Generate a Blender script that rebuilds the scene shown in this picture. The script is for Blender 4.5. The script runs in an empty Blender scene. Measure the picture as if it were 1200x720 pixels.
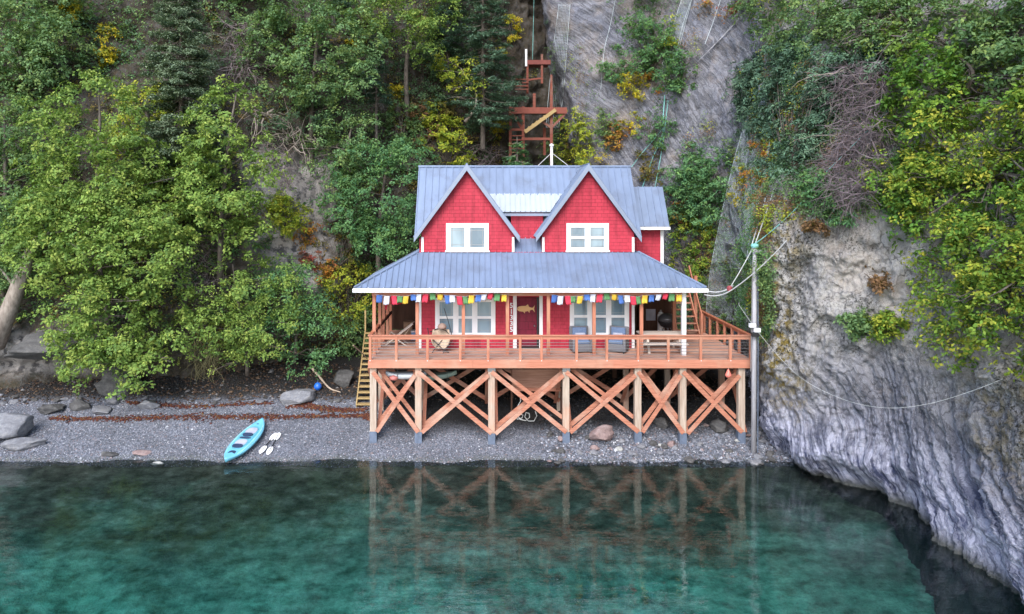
import bpy, math, random
import numpy as np
from mathutils import Vector, Matrix, Quaternion
from mathutils.bvhtree import BVHTree

random.seed(7)
S = bpy.context.scene
COL = S.collection
R = math.radians
F, VX, VY, CZ = 820.0, 560.0, 235.0, 9.8      # focal length (px), vanishing point, camera height (m)

def X_(px, Y): return (px - VX) * Y / F
def Z_(py, Y): return CZ - (py - VY) * Y / F
def at(px, py, Y): return Vector((X_(px, Y), Y, Z_(py, Y)))
DECK = 3.57
def deckY(py): return F * (CZ - DECK) / (py - VY)

# ------------------------------------------------------------------ noise
def _h(i, j, k):
    n = (i.astype(np.int64) * 374761393 + j.astype(np.int64) * 668265263 + k.astype(np.int64) * 1274126177) & 0x7fffffff
    n = ((n ^ (n >> 13)) * 1274126177) & 0x7fffffff
    n = (n ^ (n >> 16)) & 0xffff
    return n / 65535.0
def vnoise(p):
    p = np.asarray(p, float); f = np.floor(p); u = p - f; u = u * u * (3 - 2 * u); i = f.astype(np.int64)
    x, y, z = i[..., 0], i[..., 1], i[..., 2]; a, b, c = u[..., 0], u[..., 1], u[..., 2]
    def L(s, t, w): return s + (t - s) * w
    return L(L(L(_h(x, y, z), _h(x+1, y, z), a), L(_h(x, y+1, z), _h(x+1, y+1, z), a), b),
             L(L(_h(x, y, z+1), _h(x+1, y, z+1), a), L(_h(x, y+1, z+1), _h(x+1, y+1, z+1), a), b), c) * 2 - 1
def fbm(p, o=4):
    p = np.asarray(p, float); s = 0; a = .5
    for k in range(o):
        s = s + a * vnoise(p + 17.3 * k); p = p * 2.03; a *= .5
    return s
def ridge(p, o=3):
    p = np.asarray(p, float); s = 0; a = .5
    for k in range(o):
        s = s + a * (1 - 2 * np.abs(vnoise(p + 9.1 * k))); p = p * 2.1; a *= .5
    return s
def sstep(a, b, x):
    t = np.clip((x - a) / (b - a), 0, 1); return t * t * (3 - 2 * t)

# ------------------------------------------------------------------ materials
def _nodes(name):
    m = bpy.data.materials.new(name); m.use_nodes = True
    nt = m.node_tree; b = nt.nodes['Principled BSDF']
    return m, nt, b
def N(nt, typ, **kw):
    n = nt.nodes.new(typ)
    for k, v in kw.items():
        if hasattr(n, k) and k not in n.inputs: setattr(n, k, v)
        else: n.inputs[k].default_value = v
    return n
def lk(nt, a, b): nt.links.new(a, b)
def ramp(nt, fac, stops):
    r = nt.nodes.new('ShaderNodeValToRGB'); e = r.color_ramp.elements
    while len(e) < len(stops): e.new(.5)
    for q, (p, c) in zip(e, stops):
        q.position = p; q.color = (c[0], c[1], c[2], 1) if len(c) < 4 else c
    lk(nt, fac, r.inputs[0]); return r.outputs[0]
def mix(nt, fac, a, b, mode='MIX'):
    n = nt.nodes.new('ShaderNodeMix'); n.data_type = 'RGBA'; n.blend_type = mode
    if isinstance(fac, (int, float)): n.inputs[0].default_value = fac
    else: lk(nt, fac, n.inputs[0])
    for s, v in ((6, a), (7, b)):
        if isinstance(v, tuple): n.inputs[s].default_value = (*v[:3], 1)
        else: lk(nt, v, n.inputs[s])
    return n.outputs[2]
def coords(nt, scale=(1, 1, 1), rot=(0, 0, 0)):
    g = nt.nodes.new('ShaderNodeNewGeometry'); m = nt.nodes.new('ShaderNodeMapping')
    m.inputs['Scale'].default_value = scale; m.inputs['Rotation'].default_value = rot
    lk(nt, g.outputs['Position'], m.inputs[0]); return m.outputs[0]
def noise(nt, vec, scale, detail=4, rough=.55):
    n = N(nt, 'ShaderNodeTexNoise', Scale=scale, Detail=detail, Roughness=rough)
    lk(nt, vec, n.inputs['Vector']); return n.outputs['Fac']
def bump(nt, b, h, strength=.5, dist=.02):
    n = N(nt, 'ShaderNodeBump', Strength=strength, Distance=dist); lk(nt, h, n.inputs['Height']); lk(nt, n.outputs[0], b.inputs['Normal'])

def plain(name, c, rough=.6, metal=0, spec=.5, var=.25, scale=3, stretch=(1, 1, 1), bmp=0.15, c2=None, dirt=None):
    m, nt, b = _nodes(name)
    v = coords(nt, stretch); n1 = noise(nt, v, scale, 5, .6)
    c2 = c2 or tuple(x * (1 - var) for x in c)
    col = ramp(nt, n1, [(.3, c2), (.62, c)])
    if dirt:
        n2 = noise(nt, coords(nt), 1.1, 5, .65); f = ramp(nt, n2, [(.5, (0, 0, 0)), (.68, (1, 1, 1))])
        col = mix(nt, f, col, dirt)
    lk(nt, col, b.inputs['Base Color'])
    b.inputs['Roughness'].default_value = rough; b.inputs['Metallic'].default_value = metal
    b.inputs['Specular IOR Level'].default_value = spec
    if bmp: bump(nt, b, n1, bmp, .02)
    return m

def wood(name, c, c2, axis='X', rough=.75, weather=None):
    st = {'X': (.6, 9, 9), 'Y': (9, .6, 9), 'Z': (9, 9, .6)}[axis]
    m, nt, b = _nodes(name); n1 = noise(nt, coords(nt, st), 2.2, 6, .65)
    n2 = noise(nt, coords(nt), .9, 4, .6)
    col = ramp(nt, n1, [(.3, c2), (.65, c)])
    if weather:
        f = ramp(nt, n2, [(.48, (0, 0, 0)), (.7, (.7, .7, .7))]); col = mix(nt, f, col, weather)
    lk(nt, col, b.inputs['Base Color']); b.inputs['Roughness'].default_value = rough
    b.inputs['Specular IOR Level'].default_value = .25
    bump(nt, b, n1, .3, .01); return m

def siding(name, c, c2, rows=6.6):
    m, nt, b = _nodes(name)
    g = nt.nodes.new('ShaderNodeNewGeometry'); s = nt.nodes.new('ShaderNodeSeparateXYZ'); lk(nt, g.outputs['Position'], s.inputs[0])
    ad = N(nt, 'ShaderNodeMath', operation='ADD'); lk(nt, s.outputs[0], ad.inputs[0]); lk(nt, s.outputs[1], ad.inputs[1])
    cb = nt.nodes.new('ShaderNodeCombineXYZ'); lk(nt, ad.outputs[0], cb.inputs[0]); lk(nt, s.outputs[2], cb.inputs[1])
    br = N(nt, 'ShaderNodeTexBrick', Scale=1.0)
    br.inputs['Color1'].default_value = (*c, 1); br.inputs['Color2'].default_value = (*c2, 1)
    br.inputs['Mortar'].default_value = (c2[0] * .6, c2[1] * .6, c2[2] * .6, 1)
    br.inputs['Mortar Size'].default_value = .010; br.inputs['Mortar Smooth'].default_value = .3
    br.inputs['Brick Width'].default_value = .26; br.inputs['Row Height'].default_value = 1 / rows; br.offset = .37
    lk(nt, cb.outputs[0], br.inputs['Vector'])
    n2 = noise(nt, coords(nt), 1.3, 5, .6)
    col = mix(nt, ramp(nt, n2, [(.35, (0, 0, 0)), (.75, (.45, .45, .45))]), br.outputs['Color'], tuple(min(1, x * 1.25 + .02) for x in c))
    stn = ramp(nt, noise(nt, coords(nt, (1, 1, .12)), 5.5, 5, .7), [(.36, (.70, .70, .70)), (.52, (1, 1, 1))]); col = mix(nt, .8, col, stn, 'MULTIPLY')
    lk(nt, col, b.inputs['Base Color']); b.inputs['Roughness'].default_value = .65; b.inputs['Specular IOR Level'].default_value = .3
    # each course leans out at its foot: saw-tooth height
    ml = N(nt, 'ShaderNodeMath', operation='MULTIPLY'); ml.inputs[1].default_value = rows; lk(nt, s.outputs[2], ml.inputs[0])
    fr = N(nt, 'ShaderNodeMath', operation='FRACT'); lk(nt, ml.outputs[0], fr.inputs[0])
    iv = N(nt, 'ShaderNodeMath', operation='SUBTRACT'); iv.inputs[0].default_value = 1; lk(nt, fr.outputs[0], iv.inputs[1])
    bump(nt, b, iv.outputs[0], .55, .02)
    return m

def leafmat(name, trans=.28):
    m, nt, b = _nodes(name)
    a = N(nt, 'ShaderNodeVertexColor'); a.layer_name = 'tint'
    lk(nt, a.outputs[0], b.inputs['Base Color']); b.inputs['Roughness'].default_value = .65; b.inputs['Specular IOR Level'].default_value = .18
    t = nt.nodes.new('ShaderNodeBsdfTranslucent')
    lk(nt, mix(nt, .5, a.outputs[0], (.22, .36, .03)), t.inputs[0])
    ms = nt.nodes.new('ShaderNodeMixShader'); ms.inputs[0].default_value = trans
    lk(nt, b.outputs[0], ms.inputs[1]); lk(nt, t.outputs[0], ms.inputs[2])
    lk(nt, ms.outputs[0], nt.nodes['Material Output'].inputs['Surface']); return m
def tintmat(name, rough=.8, spec=.3, bmp=.3):
    m, nt, b = _nodes(name)
    a = N(nt, 'ShaderNodeVertexColor'); a.layer_name = 'tint'
    n1 = noise(nt, coords(nt), 14, 4, .6)
    lk(nt, mix(nt, ramp(nt, n1, [(.3, (0, 0, 0)), (.7, (.5, .5, .5))]), a.outputs[0], (.25, .25, .27), 'MULTIPLY'), b.inputs['Base Color'])
    b.inputs['Roughness'].default_value = rough; b.inputs['Specular IOR Level'].default_value = spec
    bump(nt, b, n1, bmp, .02); return m

# ------------------------------------------------------------------ objects
def props(o, label=None, cat=None, group=None, kind=None):
    if label: o['label'] = label
    if cat: o['category'] = cat
    if group: o['group'] = group
    if kind: o['kind'] = kind
    return o
def thing(name, label, cat, loc=(0, 0, 0), group=None):
    o = bpy.data.objects.new(name, None); COL.objects.link(o); o.location = loc
    o.empty_display_size = .2
    return props(o, label, cat, group)
def origin(o):
    v = Vector((0, 0, 0))
    while o is not None: v = v + o.location; o = o.parent
    return v
def link(name, me, mat, parent=None, loc=None):
    if mat is not None: me.materials.append(mat)
    o = bpy.data.objects.new(name, me); COL.objects.link(o)
    if parent is not None: o.parent = parent
    if loc is not None: o.location = loc
    return o

def mesh_np(name, V, Q, tint=None, smooth=False, attrs=None):
    me = bpy.data.meshes.new(name); V = np.asarray(V, np.float32); Q = np.asarray(Q, np.int32); k = Q.shape[1]
    me.vertices.add(len(V)); me.vertices.foreach_set('co', V.ravel())
    me.loops.add(Q.size); me.loops.foreach_set('vertex_index', Q.ravel())
    me.polygons.add(len(Q)); me.polygons.foreach_set('loop_start', np.arange(0, Q.size, k, dtype=np.int32))
    me.polygons.foreach_set('loop_total', np.full(len(Q), k, np.int32))
    if smooth: me.polygons.foreach_set('use_smooth', np.ones(len(Q), bool))
    if tint is not None:
        a = me.color_attributes.new('tint', 'FLOAT_COLOR', 'POINT')
        c = np.ones((len(V), 4), np.float32); c[:, :3] = tint; a.data.foreach_set('color', c.ravel())
    for n, v in (attrs or {}).items():
        a = me.attributes.new(n, 'FLOAT', 'POINT'); a.data.foreach_set('value', np.asarray(v, np.float32).ravel())
    me.update(calc_edges=True); return me

class MB:
    def __init__(s): s.v = []; s.f = []
    def add(s, vs, fs):
        o = len(s.v); s.v += [tuple(v) for v in vs]; s.f += [tuple(i + o for i in f) for f in fs]; return s
    def box(s, x0, x1, y0, y1, z0, z1):
        return s.add([(x0,y0,z0),(x1,y0,z0),(x1,y1,z0),(x0,y1,z0),(x0,y0,z1),(x1,y0,z1),(x1,y1,z1),(x0,y1,z1)],
                     [(0,3,2,1),(4,5,6,7),(0,1,5,4),(1,2,6,5),(2,3,7,6),(3,0,4,7)])
    def bar(s, p, q, w, h, up=(0, 0, 1)):
        p = Vector(p); q = Vector(q); d = (q - p).normalized(); up = Vector(up)
        if abs(d.dot(up)) > .98: up = Vector((0, 1, 0))
        a = d.cross(up).normalized() * (w / 2); b = a.cross(d).normalized() * (h / 2)
        vs = [p - a - b, p + a - b, p + a + b, p - a + b, q - a - b, q + a - b, q + a + b, q - a + b]
        return s.add(vs, [(0,1,2,3),(7,6,5,4),(4,5,1,0),(5,6,2,1),(6,7,3,2),(7,4,0,3)])
    def tube(s, pts, r, n=6):
        pts = [Vector(p) for p in pts]; rs = r if isinstance(r, (list, tuple)) else [r] * len(pts)
        o = len(s.v); ref = None
        for i, p in enumerate(pts):
            d = (pts[min(i + 1, len(pts) - 1)] - pts[max(i - 1, 0)])
            d = d.normalized() if d.length > 1e-9 else Vector((0, 0, 1))
            if ref is None: ref = d.orthogonal().normalized()
            a = (ref - d * ref.dot(d)); a = a.normalized() if a.length > 1e-6 else d.orthogonal().normalized(); ref = a
            b = d.cross(a)
            for k in range(n):
                t = 2 * math.pi * k / n; s.v.append(tuple(p + (a * math.cos(t) + b * math.sin(t)) * rs[i]))
        for i in range(len(pts) - 1):
            for k in range(n):
                k2 = (k + 1) % n; s.f.append((o+i*n+k, o+i*n+k2, o+(i+1)*n+k2, o+(i+1)*n+k))
        s.f.append(tuple(o + k for k in range(n))[::-1]); e = o + (len(pts) - 1) * n
        s.f.append(tuple(e + k for k in range(n))); return s
    def lathe(s, c, prof, n=16):
        o = len(s.v)
        for r, z in prof:
            for k in range(n):
                t = 2 * math.pi * k / n; s.v.append((c[0] + r * math.cos(t), c[1] + r * math.sin(t), c[2] + z))
        for i in range(len(prof) - 1):
            for k in range(n):
                k2 = (k + 1) % n; s.f.append((o+i*n+k, o+i*n+k2, o+(i+1)*n+k2, o+(i+1)*n+k))
        s.f.append(tuple(o + k for k in range(n))[::-1]); e = o + (len(prof) - 1) * n
        s.f.append(tuple(e + k for k in range(n))); return s
    def slab(s, poly, n, t):
        """flat polygon of 3-D points, thickened by t against n"""
        P = [Vector(p) for p in poly]; n = Vector(n).normalized() * t; k = len(P)
        vs = P + [p - n for p in P]
        fs = [tuple(range(k)), tuple(range(2 * k - 1, k - 1, -1))] + [(i, i + k, (i + 1) % k + k, (i + 1) % k) for i in range(k)]
        return s.add(vs, fs)
    def build(s, name, mat, parent=None, smooth=False, bevel=0):
        o = origin(parent) if parent is not None else Vector((0, 0, 0))
        me = bpy.data.meshes.new(name); me.from_pydata([(v[0]-o.x, v[1]-o.y, v[2]-o.z) for v in s.v], [], s.f); me.update()
        if smooth:
            me.polygons.foreach_set('use_smooth', [True] * len(me.polygons))
        ob = link(name, me, mat, parent)
        if bevel:
            b = ob.modifiers.new('bevel', 'BEVEL'); b.width = bevel; b.segments = 2; b.limit_method = 'ANGLE'
        return ob
def copy_tree(o, parent=None):
    c = o.copy(); COL.objects.link(c); c.parent = parent
    for ch in list(o.children): copy_tree(ch, c)
    return c
def catmull(P, n):
    P = np.asarray(P, float); m = len(P); out = []
    Q = np.vstack([2 * P[0] - P[1], P, 2 * P[-1] - P[-2]])
    for u in np.linspace(0, m - 1 - 1e-9, n):
        i = int(u); t = u - i; a, b, c, d = Q[i], Q[i+1], Q[i+2], Q[i+3]
        out.append(.5 * ((2*b) + (-a+c)*t + (2*a-5*b+4*c-d)*t*t + (-a+3*b-3*c+d)*t**3))
    return np.array(out)
def sag(p, q, drop, n=14):
    p = Vector(p); q = Vector(q)
    return [p.lerp(q, i / (n - 1)) - Vector((0, 0, drop * 4 * (i / (n - 1)) * (1 - i / (n - 1)))) for i in range(n)]
# ================================================================== SETTING
def shore(X): return 26.35 + .12 * np.sin(X * .9) + .08 * np.sin(X * 2.3 + 1)
def beach_z(X, Y):
    X = np.asarray(X, float); Y = np.asarray(Y, float)
    d = Y - shore(X)
    up = .28 * np.minimum(d, 7) + .12 * np.maximum(d - 7, 0)
    dn = .26 * d
    dn = np.maximum(dn, -3.2 - .05 * np.maximum(-d - 12, 0))
    z = np.where(d > 0, up, dn)
    P = np.stack([X, Y, np.zeros_like(X)], -1)
    return z + .06 * fbm(P * .8, 3) * sstep(.2, 1.5, np.abs(d)) + .5 * fbm(P * .35, 3) * sstep(2.5, 8, -d)
_ys = np.arange(22.0, 38.0, .025)
def beach_hits(px, py):
    """points of the beach seen at pixels"""
    px, py = np.atleast_1d(np.asarray(px, float)), np.atleast_1d(np.asarray(py, float)); out = []
    for i in range(0, len(px), 400):
        a, b = px[i:i+400, None], py[i:i+400, None]; Y = np.broadcast_to(_ys[None], (len(a), len(_ys))); X = X_(a, Y)
        d = Y - shore(X); z = .28 * np.minimum(d, 7) + .12 * np.maximum(d - 7, 0); k = np.argmax(Z_(b, Y) <= z, 1)
        x, y = X[np.arange(len(a)), k], _ys[k]; out.append(np.stack([x, y, beach_z(x, y)], -1))
    return np.vstack(out)
def beach_hit(px, py): return Vector(beach_hits(px, py)[0])

def axis(segs):
    out = []
    for a, b, st in segs: out += list(np.arange(a, b, st))
    return np.array(out + [segs[-1][1]])
gx = axis([(-70, -26, 1.5), (-26, 20, .12), (20, 70, 1.5)]); gy = axis([(-30, 8, 1.5), (8, 24, .3), (24, 35, .12), (35, 80, 1.5)])
GX, GY = np.meshgrid(gx, gy); GZ = beach_z(GX, GY)
def grid_quads(nr, nc):
    i = np.arange(nr * nc).reshape(nr, nc)
    return np.stack([i[:-1, :-1], i[:-1, 1:], i[1:, 1:], i[1:, :-1]], -1).reshape(-1, 4)

def beach_mat():
    m, nt, b = _nodes('shingle_and_seabed')
    v = coords(nt)
    vo = N(nt, 'ShaderNodeTexVoronoi', Scale=22); lk(nt, v, vo.inputs['Vector'])
    g = ramp(nt, vo.outputs['Color'], [(.15, (.07, .078, .10)), (.5, (.16, .17, .205)), (.85, (.30, .31, .36))])
    n1 = noise(nt, v, .7, 5, .6)
    col = mix(nt, ramp(nt, n1, [(.38, (0, 0, 0)), (.7, (.6, .6, .6))]), g, (.07, .07, .075))
    # below the tide line: weed-dark stones, further out pale green sand in patches
    sp = nt.nodes.new('ShaderNodeSeparateXYZ'); lk(nt, v, sp.inputs[0])
    n2 = noise(nt, coords(nt, (.55, 1, 1)), .55, 6, .62); n3 = noise(nt, coords(nt, (.6, 1, 1)), 2.3, 5, .65)
    sand = ramp(nt, n3, [(.32, (.12, .25, .19)), (.48, (.34, .58, .46)), (.7, (.62, .86, .70))])
    weed = ramp(nt, n3, [(.35, (.06, .07, .05)), (.55, (.14, .15, .115)), (.75, (.30, .31, .26))])
    mr = N(nt, 'ShaderNodeMapRange'); lk(nt, sp.outputs[1], mr.inputs[0])
    mr.inputs[1].default_value = 25.0; mr.inputs[2].default_value = 17.5
    ad = N(nt, 'ShaderNodeMath', operation='ADD'); lk(nt, mr.outputs[0], ad.inputs[0])
    m2 = N(nt, 'ShaderNodeMath', operation='MULTIPLY_ADD'); lk(nt, n2, m2.inputs[0]); m2.inputs[1].default_value = 1.6; m2.inputs[2].default_value = -.8
    lk(nt, m2.outputs[0], ad.inputs[1])
    sto = ramp(nt, noise(nt, coords(nt, (.8, 1, 1)), 3.0, 7, .78), [(.34, (.35, .35, .35)), (.5, (.85, .85, .85)), (.66, (1.3, 1.3, 1.3))]); weed = mix(nt, 1.0, weed, sto, 'MULTIPLY'); sand = mix(nt, .8, sand, sto, 'MULTIPLY')
    bed = mix(nt, ramp(nt, ad.outputs[0], [(.15, (0, 0, 0)), (.95, (1, 1, 1))]), weed, sand)
    so_ = N(nt, 'ShaderNodeMapRange'); lk(nt, sp.outputs[1], so_.inputs[0]); so_.inputs[1].default_value = 27.9; so_.inputs[2].default_value = 28.9; sl_d = N(nt, 'ShaderNodeMapRange'); lk(nt, sp.outputs[1], sl_d.inputs[0]); sl_d.inputs[1].default_value = 30.3; sl_d.inputs[2].default_value = 30.9      # dark soil at the bank; under the deck its colour also carries painted shade
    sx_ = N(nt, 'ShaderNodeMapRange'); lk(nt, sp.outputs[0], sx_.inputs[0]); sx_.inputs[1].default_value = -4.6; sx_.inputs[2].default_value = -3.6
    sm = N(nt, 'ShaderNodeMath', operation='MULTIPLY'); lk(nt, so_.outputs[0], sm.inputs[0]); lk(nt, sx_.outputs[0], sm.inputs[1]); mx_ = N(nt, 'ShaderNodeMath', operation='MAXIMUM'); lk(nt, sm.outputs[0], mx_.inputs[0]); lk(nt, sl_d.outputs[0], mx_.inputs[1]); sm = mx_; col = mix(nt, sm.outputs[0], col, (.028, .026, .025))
    wl = N(nt, 'ShaderNodeMapRange'); lk(nt, sp.outputs[2], wl.inputs[0]); wl.inputs[1].default_value = .10; wl.inputs[2].default_value = -.06
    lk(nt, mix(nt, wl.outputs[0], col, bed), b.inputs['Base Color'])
    b.inputs['Roughness'].default_value = .8; b.inputs['Specular IOR Level'].default_value = .3
    bump(nt, b, vo.outputs['Distance'], .8, .04); return m
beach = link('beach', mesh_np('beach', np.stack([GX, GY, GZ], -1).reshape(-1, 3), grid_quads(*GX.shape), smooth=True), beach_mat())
props(beach, kind='structure')

# ---- water: one closed body with clear green depth
def water_mat():
    m, nt, b = _nodes('sea_water'); nt.nodes.remove(b); out = nt.nodes['Material Output']
    n1 = noise(nt, coords(nt, (.45, 1.6, 1)), 1.5, 3, .5); n2 = noise(nt, coords(nt, (.6, 2.0, 1)), 4.5, 3, .5)
    n3 = noise(nt, coords(nt, (.7, 1, 1)), .22, 2, .5)
    a = N(nt, 'ShaderNodeMath', operation='MULTIPLY_ADD'); lk(nt, n2, a.inputs[0]); a.inputs[1].default_value = .20; lk(nt, n1, a.inputs[2])
    # calm near the beach, ruffled further out
    st = ramp(nt, n3, [(.35, (.35, .35, .35)), (.65, (1, 1, 1))])
    h = N(nt, 'ShaderNodeMath', operation='MULTIPLY'); lk(nt, a.outputs[0], h.inputs[0]); lk(nt, st, h.inputs[1])
    bp = N(nt, 'ShaderNodeBump', Strength=1.0, Distance=.022); lk(nt, h.outputs[0], bp.inputs['Height'])
    fr = N(nt, 'ShaderNodeFresnel', IOR=1.5); lk(nt, bp.outputs[0], fr.inputs['Normal'])
    gl = N(nt, 'ShaderNodeBsdfGlossy', Roughness=.012); lk(nt, bp.outputs[0], gl.inputs['Normal'])
    tr = nt.nodes.new('ShaderNodeBsdfTransparent'); tr.inputs[0].default_value = (.92, .98, .97, 1)
    ms = nt.nodes.new('ShaderNodeMixShader'); lk(nt, fr.outputs[0], ms.inputs[0]); lk(nt, tr.outputs[0], ms.inputs[1]); lk(nt, gl.outputs[0], ms.inputs[2])
    lk(nt, ms.outputs[0], out.inputs['Surface'])
    va = N(nt, 'ShaderNodeVolumeAbsorption', Density=.22); va.inputs[0].default_value = (.02, .78, .76, 1)
    lk(nt, va.outputs[0], out.inputs['Volume']); return m
w = MB().box(-69, 69, -29, 30.5, -9, 0).build('water', water_mat()); props(w, kind='structure')

# ---- rock faces: node = (px,Y) at heights 0, 9 and 26 m
def node_xy(n): return [(X_(p, y), y) for p, y in n]
HILL = [((-560,23),(-560,25),(-560,31)), ((-140,28.8),(-120,30.3),(-100,36)), ((50,30.7),(60,32.3),(60,37)), ((200,31.1),(200,32.8),(200,38)),
        ((330,32.3),(330,34.5),(330,39)), ((430,35),(430,37),(430,42)), ((540,38),(540,40),(540,45)), ((620,42),(620,44),(620,48)), ((700,44),(695,45),(670,50))]
CLIFF = [((640,46),(690,46),(632,50)), ((705,41),(702,41.5),(633,44)), ((760,39),(765,39.5),(760,42)), ((845,35),(850,36),(860,39)), ((880,31),(888,31.5),(930,34)),
         ((893,27.6),(898,27.7),(985,30)), ((899,26.3),(915,26.1),(1010,28)), ((978,23.8),(1005,24.3),(1090,26)),
         ((1036,22.9),(1060,23.2),(1160,24.5)), ((1100,20.1),(1160,20.8),(1300,22)), ((1185,17.2),(1260,17.8),(1480,18.5)), ((1480,12),(1600,12.5),(1900,13)), ((2300,5),(2450,5),(2900,5))]
def face_grid(nodes, ns, zs, disp):
    A = [node_xy(n) for n in nodes]
    L = [catmull([a[k] for a in A], 1200) for k in range(3)]
    mid = L[1]; ds = np.r_[0, np.cumsum(np.linalg.norm(np.diff(mid, axis=0), axis=1))]
    tot = ds[-1]; dens = ns(tot) if callable(ns) else np.linspace(0, tot, ns)
    L = [np.stack([np.interp(dens, ds, l[:, 0]), np.interp(dens, ds, l[:, 1])], -1) for l in L]
    t = np.gradient(L[1], axis=0); t /= np.linalg.norm(t, axis=1, keepdims=True) + 1e-9
    for _ in range(3): t[1:-1] = (t[:-2] + t[1:-1] + t[2:]) / 3
    nrm = np.stack([t[:, 1], -t[:, 0]], -1)
    Zg, Sg = np.meshgrid(zs, dens, indexing='ij')
    a = np.clip(Zg / 9, -.5, 1)[..., None]; c = np.clip((Zg - 9) / 17, 0, 1.4)[..., None]
    XY = np.where(Zg[..., None] <= 9, L[0][None] * (1 - a) + L[1][None] * a, L[1][None] * (1 - c) + L[2][None] * c)
    P = np.concatenate([XY, Zg[..., None]], -1)
    d, dz, st = disp(P, Sg, Zg)
    P[..., 0] += nrm[None, :, 0] * d; P[..., 1] += nrm[None, :, 1] * d; P[..., 2] += dz
    return P, st
def disp_hill(P, s, z):
    d = 1.1 * fbm(P * .28, 3) + .55 * ridge(P * np.array([.8, .8, 1.3]), 3) + .16 * fbm(P * 2.6, 3)
    cave = sstep(.4, 1.2, z) * (1 - sstep(2.1, 3.0, z + .5 * fbm(P * .5, 2))) * sstep(-4, -9, P[..., 0])
    q = z * 1.2 + .5 * P[..., 0] + 1.2 * fbm(P * .4, 2)
    return d - 1.1 * cave, .25 * fbm(P * .9, 2), q
def disp_cliff(P, s, z):
    warp = (1.4 - .9 * (1 - sstep(15.5, 18.5, s))) * fbm(P * .3, 3)
    q = s + .62 * z + warp
    near = sstep(22, 27, s)
    edge = lambda v: np.sign(v) * np.abs(v) ** .55
    st = vnoise(np.stack([q * 1.8, z * .12, s * .1], -1)) * .10 + edge(vnoise(np.stack([q * 5.5, z * .3, s * .2], -1))) * .075 + edge(vnoise(np.stack([q * 12, z * .5, s * .4], -1))) * .05
    low = 1 - sstep(2.5, 6.0, z + 1.2 * fbm(P * .3, 2))
    blk = lambda v, k: (np.floor(v * k) + sstep(.0, .35, v * k - np.floor(v * k))) / k      # stepped: cleaved blocks
    fold = low * near; ang = np.stack([P[..., 1] * .8 + z * .5, z * .75 - P[..., 1] * .35, P[..., 0] * .5], -1) + .25 * fbm(P * .9, 2)[..., None]; qb = np.stack([q * 1.1, z * .4 + s * .25, P[..., 1] * .4], -1); upper = 1 - sstep(15.5, 18.5, s)
    bl_ = lambda k: .5 * blk(fbm(k * .8, 3), 5) + .28 * blk(fbm(k * 2.2 + 5, 2), 4)
    d = .75 * fbm(P * .22, 3) + st * (.22 + .72 * fold) + (bl_(ang) * (1 - fold) + bl_(qb) * fold) * (1 - .55 * upper) + .22 * ridge(P * np.array([.9, .9, 1.1]), 3) * (1 - .6 * low * near) + .13 * ridge(P * 3.4, 3) + .07 * ridge(P * 8, 2)
    under = (1 - sstep(.15, 1.3, z + .9 * fbm(P * np.array([.6, .6, .1]), 3))) * sstep(2, 6, 32 - P[..., 1])
    d = d - .9 * under * sstep(19.0, 22.5, P[..., 1])
    d = d - .5 * sstep(17.5, 19.5, s) * (1 - sstep(23.2, 24.6, s)) * (1 - .3 * sstep(8, 11, z))
    globals()['FOLD'] = np.maximum(fold, .85 * (1 - sstep(15.5, 18.5, s)))
    return d, .2 * fbm(P * .8, 2), q
hz = axis([(-1.5, 9, .14), (9, 26, .26), (26, 38, 1.0)])
HP, HQ = face_grid(HILL, 430, hz, disp_hill)
cz = axis([(-3, -.4, .3), (-.4, 8, .048), (8, 14, .11), (14, 26, .18), (26, 40, 1.0)])
CP, CQ = face_grid(CLIFF, lambda T: axis([(0, 17, .11), (17, 34, .036), (34, T, .4)]), cz, disp_cliff)

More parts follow.
